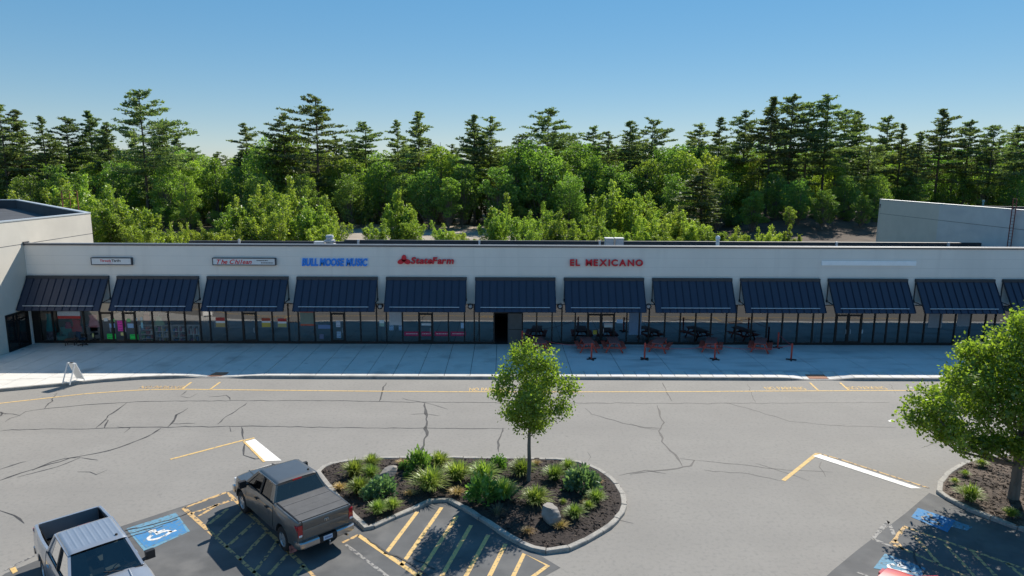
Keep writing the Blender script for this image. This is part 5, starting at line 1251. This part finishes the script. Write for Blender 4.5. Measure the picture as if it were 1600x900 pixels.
def pickup(name, origin, u, label, paint, tonneau, ribs, glass=carglass, kx=1.0):
    t = empty(name, (origin[0], origin[1], 0.008), math.atan2(u[1], u[0]), label=label, cat='pickup truck'); t.scale = (kx, 1, 1)
    AX = (1.27, 4.84); AR = .50; zr = .46
    def wid(x, top=0):
        w = .985
        if x > 5.2: w -= .20*((x-5.2)/.58)**2
        if x < .35: w -= .03*((.35-x)/.35)
        for a in AX:
            d = abs(x-a)
            if d < .75: w += .030*(1-(d/.75)**2)
        return w
    # cab body and front end
    rows = []
    for x in stations(2.02, 5.78, AX, AR):
        w = wid(x); zb = arch(x, AX, zr, AR, .43)
        zs = np.interp(x, [2.02, 3.9, 4.35, 4.8, 5.35, 5.62, 5.78], [1.33, 1.29, 1.265, 1.235, 1.19, 1.12, .98]); h = zs-zb
        s = [(x, w-.14, zb), (x, w-.012, zb), (x, w+.008, zb+.25*h), (x, w+.004, zb+.55*h), (x, w-.02, zb+.80*h), (x, w-.045, zs-.035), (x, w-.075, zs)]
        if x < 4.33: s += [(x, w-.13, zs-.02), (x, w-.15, .75), (x, 0, .75)]
        else:
            cr = np.interp(x, [4.33, 4.6, 5.3, 5.65, 5.78], [.045, .075, .075, .05, .03]); s += [(x, w-.22, zs+cr*.35), (x, w*.48, zs+cr*.95), (x, 0, zs+cr)]
        rows.append(s)
    b = MB(); b.grid(mirror_rows(rows)); k = len(b.v)-len(rows[-1])*2+1; b.f.append(tuple(range(k, len(b.v)))); b.m.append(0)
    k1 = len(rows[0])*2-1; b.f.append(tuple(range(k1))[::-1]); b.m.append(0)
    body = b.build('cab_body', paint, t, 32)
    # hood bulge lines
    for s in (-1, 1): MB().tube([(4.55, .50*s, 1.325), (5.0, .47*s, 1.30), (5.45, .43*s, 1.25)], .022, 6).build('hood_crease', paint, body, 60)
    # bed
    rows = []
    for x in stations(.09, 1.97, AX, AR):
        w = wid(x); zb = arch(x, AX, .50, AR, .43); zs = 1.37; h = zs-zb
        rows.append([(x, w-.14, zb), (x, w-.012, zb), (x, w+.006, zb+.25*h), (x, w, zb+.55*h), (x, w-.025, zb+.82*h), (x, w-.05, zs-.03), (x, w-.08, zs), (x, w-.15, zs), (x, w-.165, zs-.03), (x, w-.17, .82), (x, 0, .82)])
    b = MB(); b.grid(mirror_rows(rows)); n = len(rows[0])
    for r0 in (0, (len(rows)-1)*(2*n-1)):       # close the ends of the side walls
        b.f.append(tuple(r0+i for i in range(n-1))); b.m.append(0); b.f.append(tuple(r0+2*n-2-i for i in range(n-1))); b.m.append(0)
    bed = b.build('bed', paint, t, 32)
    MB().box(.16,1.93,-.80,.80,.825,.84).build('bed_floor', bedliner, bed)
    for s in (-1,1): MB().box(.16,1.93,s*.80-.006,s*.80+.006,.84,1.33).build('bed_liner_side', bedliner, bed)
    MB().box(1.90,1.955,-.795,.795,.84,1.36).build('bulkhead', bedliner if not tonneau else paint, bed)
    # tailgate
    b = MB(); prof = [(.075,.74),(.060,.80),(.072,1.05),(.085,1.09),(.060,1.14),(.055,1.33),(.075,1.375),(.15,1.375),(.15,.74)]
    b.add([(x, -.79, z) for x, z in prof]+[(x, .79, z) for x, z in prof], [(i, (i+1) % 9, (i+1) % 9+9, i+9) for i in range(9)]+[tuple(range(9))[::-1], tuple(range(9, 18))])
    tg = b.build('tailgate', paint, t, 30)
    if tonneau:
        nn = 4; L = (1.90-.155)/nn
        for k in range(nn): MB().box(.158+k*L+.006, .158+(k+1)*L-.006, -.835, .835, 1.372, 1.395+(.004 if k % 2 else 0)).build('tonneau_panel', vinyl, t)
        for s in (-1, 1): MB().box(.158, 1.90, s*.85-.014, s*.85+.014, 1.371, 1.39).build('tonneau_rail', blackm, t)
        # silver ram-like emblem on the tailgate
        b = MB()
        for s in (-1, 1): b.tube([(.045, .012*s, 1.245), (.040, .055*s, 1.25), (.040, .075*s, 1.215), (.042, .055*s, 1.18), (.044, .045*s, 1.20)], [.016,.018,.016,.012,.008], 6)
        b.add([(.038,-.022,1.25),(.038,.022,1.25),(.036,.014,1.16),(.036,-.014,1.16),(.052,-.022,1.25),(.052,.022,1.25),(.052,.014,1.16),(.052,-.014,1.16)], [(0,1,2,3),(0,1,5,4),(1,2,6,5),(2,3,7,6),(3,0,4,7)])
        b.build('emblem', chrome, tg)
    # rear lamps
    for s in (-1, 1):
        b = MB(); b.box(.062,.16,min(s*.80,s*.945),max(s*.80,s*.945),.90,1.28); b.box(.10,.30,min(s*.93,s*.958),max(s*.93,s*.958),.93,1.25); lm = b.build('taillight', lensred, t)
        MB().box(.055,.062,min(s*.82,s*.93),max(s*.82,s*.93),.905,.97).build('reverse_lens', lenswhite, lm)
    # rear bumper with a dipped middle
    for s in (-1, 1):
        b = MB(); sec = [(-.04,.52),(-.07,.58),(-.06,.70),(-.02,.735),(.10,.735),(.10,.52)]; rws = []
        for y in (.30, .55, .80, .93, 1.0):
            dx = .0 if y < .85 else (.05 if y < .95 else .22); rws.append([(px_+dx, s*y, pz) for px_, pz in sec])
        b.grid(rws, close=True); b.f.append(tuple(range(6))); b.m.append(0); b.f.append(tuple(range(len(b.v)-6, len(b.v)))); b.m.append(0); b.build('rear_bumper', chrome, t, 40)
    MB().box(-.02,.09,-.30,.30,.50,.715).build('bumper_step', blackm, t)
    pt = MB().box(-.03,-.021,-.155,.155,.555,.70).build('license_plate', platem, t)
    for k in range(6): MB().box(-.034,-.0305,-.115+k*.04,-.092+k*.04,.60,.655).build('plate_mark', mat('plate_ink',(.08,.12,.3),.6) if 'plate_ink' not in MATS else MATS['plate_ink'], pt)
    b = MB(); b.box(-.18,-.02,-.03,.03,.43,.48); b.tube([(-.16,0,.48),(-.16,0,.53)], .014, 8); b.lathe([(0,.07),(.02,.062),(.026,.045),(.02,.028),(0,.02)], (-.16,0,.51), 'z', 10); b.build('tow_hitch', chrome, t)
    MB().tube([(.30,-.62,.42),(-.02,-.70,.42)], .035, 10).build('exhaust_tip', chrome, t, 40)
    if tonneau: MB().box(.66,.68,.76,1.0,.16,.42).build('mud_flap', mat('mud_flap_print', (.40,.16,.15), .7, var=.8, scale=9), t)
    MB().box(.25,5.6,-.72,.72,.34,.80).build('underbody', underm, t)
    for x in AX:
        for s in (-1, 1): wheel(t, x, s*.845).scale = (1/kx, 1, 1)
    # cab: pillars, roof, glass
    zb_, zt = 1.29, 1.845
    C = {'a': ((4.46,.87,1.265), (3.70,.685,zt)), 'b': ((3.18,.895,1.30), (3.10,.715,zt)), 'c': ((2.36,.90,1.31), (2.46,.715,zt)), 'd': ((2.03,.89,1.33), (2.22,.70,zt))}
    for s in (-1, 1):
        m_ = lambda p: (p[0], p[1]*s, p[2])
        for key, wd in (('a',.085),('b',.11),('d',.09)): MB().bar(m_(C[key][0]), m_(C[key][1]), wd, .07, up=(0,1,0)).build('pillar', paint if key != 'b' else blackm, t)
        MB().sheet([m_(C['d'][0]), m_(C['c'][0]), m_(C['c'][1]), m_(C['d'][1])]).build('quarter_panel', paint, t)
        o_ = .012*s
        w1 = MB().sheet([(4.40,.868*s,1.275),(3.20,.888*s,1.305),(3.12,.712*s,zt),(3.70,.69*s,zt)]).build('side_window', glass, t)
        w2 = MB().sheet([(3.16,.888*s,1.305),(2.36,.893*s,1.315),(2.45,.712*s,zt),(3.10,.714*s,zt)]).build('side_window', glass, t)
        MB().bar((2.02,.925*s,1.335),(4.46,.90*s,1.275),.025,.03).build('belt_trim', blackm, t)
        MB().bar((2.2,.712*s,zt+.01),(3.72,.70*s,zt+.01),.05,.05).build('roof_rail', paint, t)
        for xx in (2.26, 3.14, 4.28):        # shut lines and door handles
            MB().add([(xx,1.000*s,.56),(xx+.012,1.000*s,.56),(xx+.012,.998*s,1.02),(xx,.998*s,1.02)], [(0,1,2,3)]).build('door_gap', blackm, body)
        for xx in (2.36, 3.24): MB().box(xx, xx+.20, min(.985*s,1.03*s), max(.985*s,1.03*s), 1.09, 1.13).build('door_handle', paint if not tonneau else blackm, body)
        b = MB(); b.bar((4.25,.90*s,1.28),(4.22,1.06*s,1.30),.10,.05); b.box(4.12,4.26,min(1.02*s,1.26*s),max(1.02*s,1.26*s),1.24,1.48); b.build('mirror', blackm, t)
        hl = MB().box(5.50,5.70,min(.62*s,.90*s),max(.62*s,.90*s),.84,1.04).build('headlight', lenswhite, t)
    quad([(4.50,-.84,1.285),(4.50,.84,1.285),(3.72,.665,zt+.01),(3.72,-.665,zt+.01)], 'windshield', glass, t)
    MB().bar((4.50,-.86,1.28),(4.50,.86,1.28),.05,.03).build('cowl', blackm, t)
    for s in (-.25, .45): MB().tube([(4.50,s,1.30),(4.36,s+.55 if s < 0 else s-.5,1.40)], .009, 5).build('wiper', blackm, t)
    quad([(2.00,-.86,1.345),(2.00,.86,1.345),(2.20,.67,zt),(2.20,-.67,zt)], 'rear_window', glass, t)
    b = MB(); b.bar((2.0,-.88,1.345),(2.0,.88,1.345),.05,.05); b.bar((2.20,-.69,zt+.005),(2.20,.69,zt+.005),.05,.06); b.build('rear_window_frame', paint, t)
    lamp = MB().box(2.155,2.185,-.16,.16,zt+.005,zt+.045).build('brake_light', lensred, t)
    rows = []
    ys = np.linspace(-.715, .715, 73)
    for x in np.linspace(2.19, 3.76, 22):
        tt = (x-2.19)/1.57; ex = min(1, min(tt, 1-tt)/.10); r_ = []
        for y in ys:
            e = min(1, (.715-abs(y))/.12); z = zt+.018+.062*(e*(2-e))**.8*(.45+.55*(ex*(2-ex)))+.012*(1-(y/.715)**2)
            if ribs and .08 < tt < .86 and abs(y) < .60: z += .010*max(0, math.cos(y*2*math.pi/.152))**4-.004
            r_.append((x, y, z))
        rows.append(r_)
    MB().grid(rows).build('roof', paint, t, 50)
    MB().lathe([(0,.05),(.035,.045),(.04,.0)], (3.55 if ribs else 2.5, .50 if ribs else -.55, zt+.075), 'z', 10).build('antenna', blackm, t)
    # interior
    MB().box(4.02,4.36,-.82,.82,.80,1.22).build('dashboard', blackm, t)
    for x0, y0 in ((3.25,.42),(3.25,-.42),(2.40,.42),(2.40,-.42)):
        st_ = MB().box(x0,x0+.50,y0-.25,y0+.25,.78,.98).build('seat', seatm, t); b = MB(); b.add([(x0-.02,y0-.24,.95),(x0+.10,y0-.24,.95),(x0-.10,y0-.20,1.50),(x0-.18,y0-.20,1.50),(x0-.02,y0+.24,.95),(x0+.10,y0+.24,.95),(x0-.10,y0+.20,1.50),(x0-.18,y0+.20,1.50)], [(0,1,2,3),(7,6,5,4),(0,4,5,1),(1,5,6,2),(2,6,7,3),(3,7,4,0)]); b.build('seat_back', seatm, st_)
        MB().box(x0-.19,x0-.10,y0-.13,y0+.13,1.53,1.70).build('headrest', seatm, st_)
    MB().tube([(4.0+.06*math.sin(a), .42+.19*math.cos(a), 1.16+.19*math.sin(a)) for a in np.linspace(0, 2*math.pi, 18)], .016, 6).build('steering_wheel', blackm, t)
    MB().box(5.70,5.80,-.55,.55,.80,1.04).build('grille', blackm, t); MB().box(5.66,5.86,-.93,.93,.48,.72).build('front_bumper', chrome, t)
    return t
uR = np.array([-.672, .741]); uR /= np.linalg.norm(uR)
pickup('pickup_truck', (-5.545, 19.90), uR, 'graphite pickup with a black tonneau cover parked nose-out beside the planted island', paint_dark, True, False, glass=tintglass, kx=.93)
uS = np.array([.69, -.724]); uS /= np.linalg.norm(uS)
pickup('pickup_truck', (-13.70, 19.97), uS, 'silver pickup with an open empty bed cut off by the frame bottom', paint_silver, False, True)

def sedan(name, origin, u, label, paint):
    t = empty(name, (origin[0], origin[1], .008), math.atan2(u[1], u[0]), label=label, cat='car'); AX = (1.0, 3.68); AR = .38; rows = []
    for x in stations(0, 4.65, AX, AR):
        w = .90-.16*max(0, (x-4.0)/.65)**2-.12*max(0, (.5-x)/.5)**2; zb = arch(x, AX, .26, AR, .33)
        zs = np.interp(x, [0, .12, .9, 1.4, 3.3, 4.2, 4.55, 4.65], [.78, .98, 1.02, .98, .93, .80, .68, .50]); h = zs-zb
        s = [(x, w-.14, zb), (x, w-.02, zb), (x, w, zb+.35*h), (x, w-.01, zb+.7*h), (x, w-.05, zs-.02), (x, w-.10, zs)]
        s += [(x, w-.16, zs-.02), (x, w-.18, .45), (x, 0, .45)] if 1.25 < x < 3.15 else [(x, w-.2, zs+.02), (x, w*.4, zs+.045), (x, 0, zs+.05)]
        rows.append(s)
    b = MB(); b.grid(mirror_rows(rows)); n = 2*len(rows[0])-1; b.f += [tuple(range(n))[::-1], tuple(range(len(b.v)-n, len(b.v)))]; b.m += [0, 0]; b.build('body', paint, t, 35)
    zt = 1.40; rws = []
    for x in np.linspace(1.42, 2.75, 14):
        tt = (x-1.42)/1.33; ex = min(1, min(tt, 1-tt)/.2); rws.append([(x, y, zt-.03+.05*(1-(abs(y)/.58)**3)*(.5+.5*ex*(2-ex))) for y in np.linspace(-.58, .58, 25)])
    MB().grid(rws).build('roof', paint, t, 60)
    for s in (-1, 1):
        MB().bar((3.35,.70*s,.95),(2.72,.56*s,zt-.02),.07,.06,up=(0,1,0)).build('pillar', paint, t); MB().bar((.85,.70*s,1.0),(1.45,.56*s,zt-.02),.12,.06,up=(0,1,0)).build('pillar', paint, t); MB().bar((2.15,.78*s,.97),(2.12,.58*s,zt-.02),.08,.05,up=(0,1,0)).build('pillar', blackm, t)
        MB().sheet([(3.25,.74*s,.95),(2.18,.78*s,.97),(2.15,.585*s,zt-.03),(2.70,.57*s,zt-.03)]).build('side_window', carglass, t); MB().sheet([(2.12,.78*s,.97),(1.05,.75*s,1.0),(1.45,.57*s,zt-.03),(2.10,.585*s,zt-.03)]).build('side_window', carglass, t)
        MB().box(3.0,3.12,min(.84*s,1.02*s),max(.84*s,1.02*s),.94,1.06).build('mirror', paint, t)
        MB().box(-.01,.08,min(.5*s,.80*s),max(.5*s,.80*s),.72,.88).build('taillight', lensred, t); MB().box(4.46,4.60,min(.5*s,.76*s),max(.5*s,.76*s),.58,.70).build('headlight', lenswhite, t)
        for x in AX: wheel(t, x, s*.79, .33, .21)
    MB().sheet([(3.42,-.70,.95),(3.42,.70,.95),(2.74,.55,zt-.01),(2.74,-.55,zt-.01)]).build('windshield', carglass, t); MB().sheet([(.80,-.70,1.01),(.80,.70,1.01),(1.43,.55,zt-.01),(1.43,-.55,zt-.01)]).build('rear_window', carglass, t)
    MB().box(.2,4.4,-.68,.68,.2,.5).build('underbody', underm, t)
    for x0, y0 in ((2.2,.36),(2.2,-.36),(1.35,.36),(1.35,-.36)):
        st_ = MB().box(x0,x0+.48,y0-.23,y0+.23,.46,.62).build('seat', seatm, t); MB().box(x0-.10,x0+.02,y0-.22,y0+.22,.60,1.18).build('seat_back', seatm, st_)
    return t
# the red car noses out of the frame; its top edge shows at the lower right
la = G(*rp([(405,465)])[0]); lb = G(*rp([(1462,840)])[0]); uc = (lb-la)[:2]; uc /= np.linalg.norm(uc)
pt_ = G(1386, 889, .97)[:2]; og = pt_-uc*.14-np.array([-uc[1], uc[0]])*.70
sedan('parked_car', og, uc, 'red car whose rear deck just enters the frame bottom over the faded blue bay', paint_red)
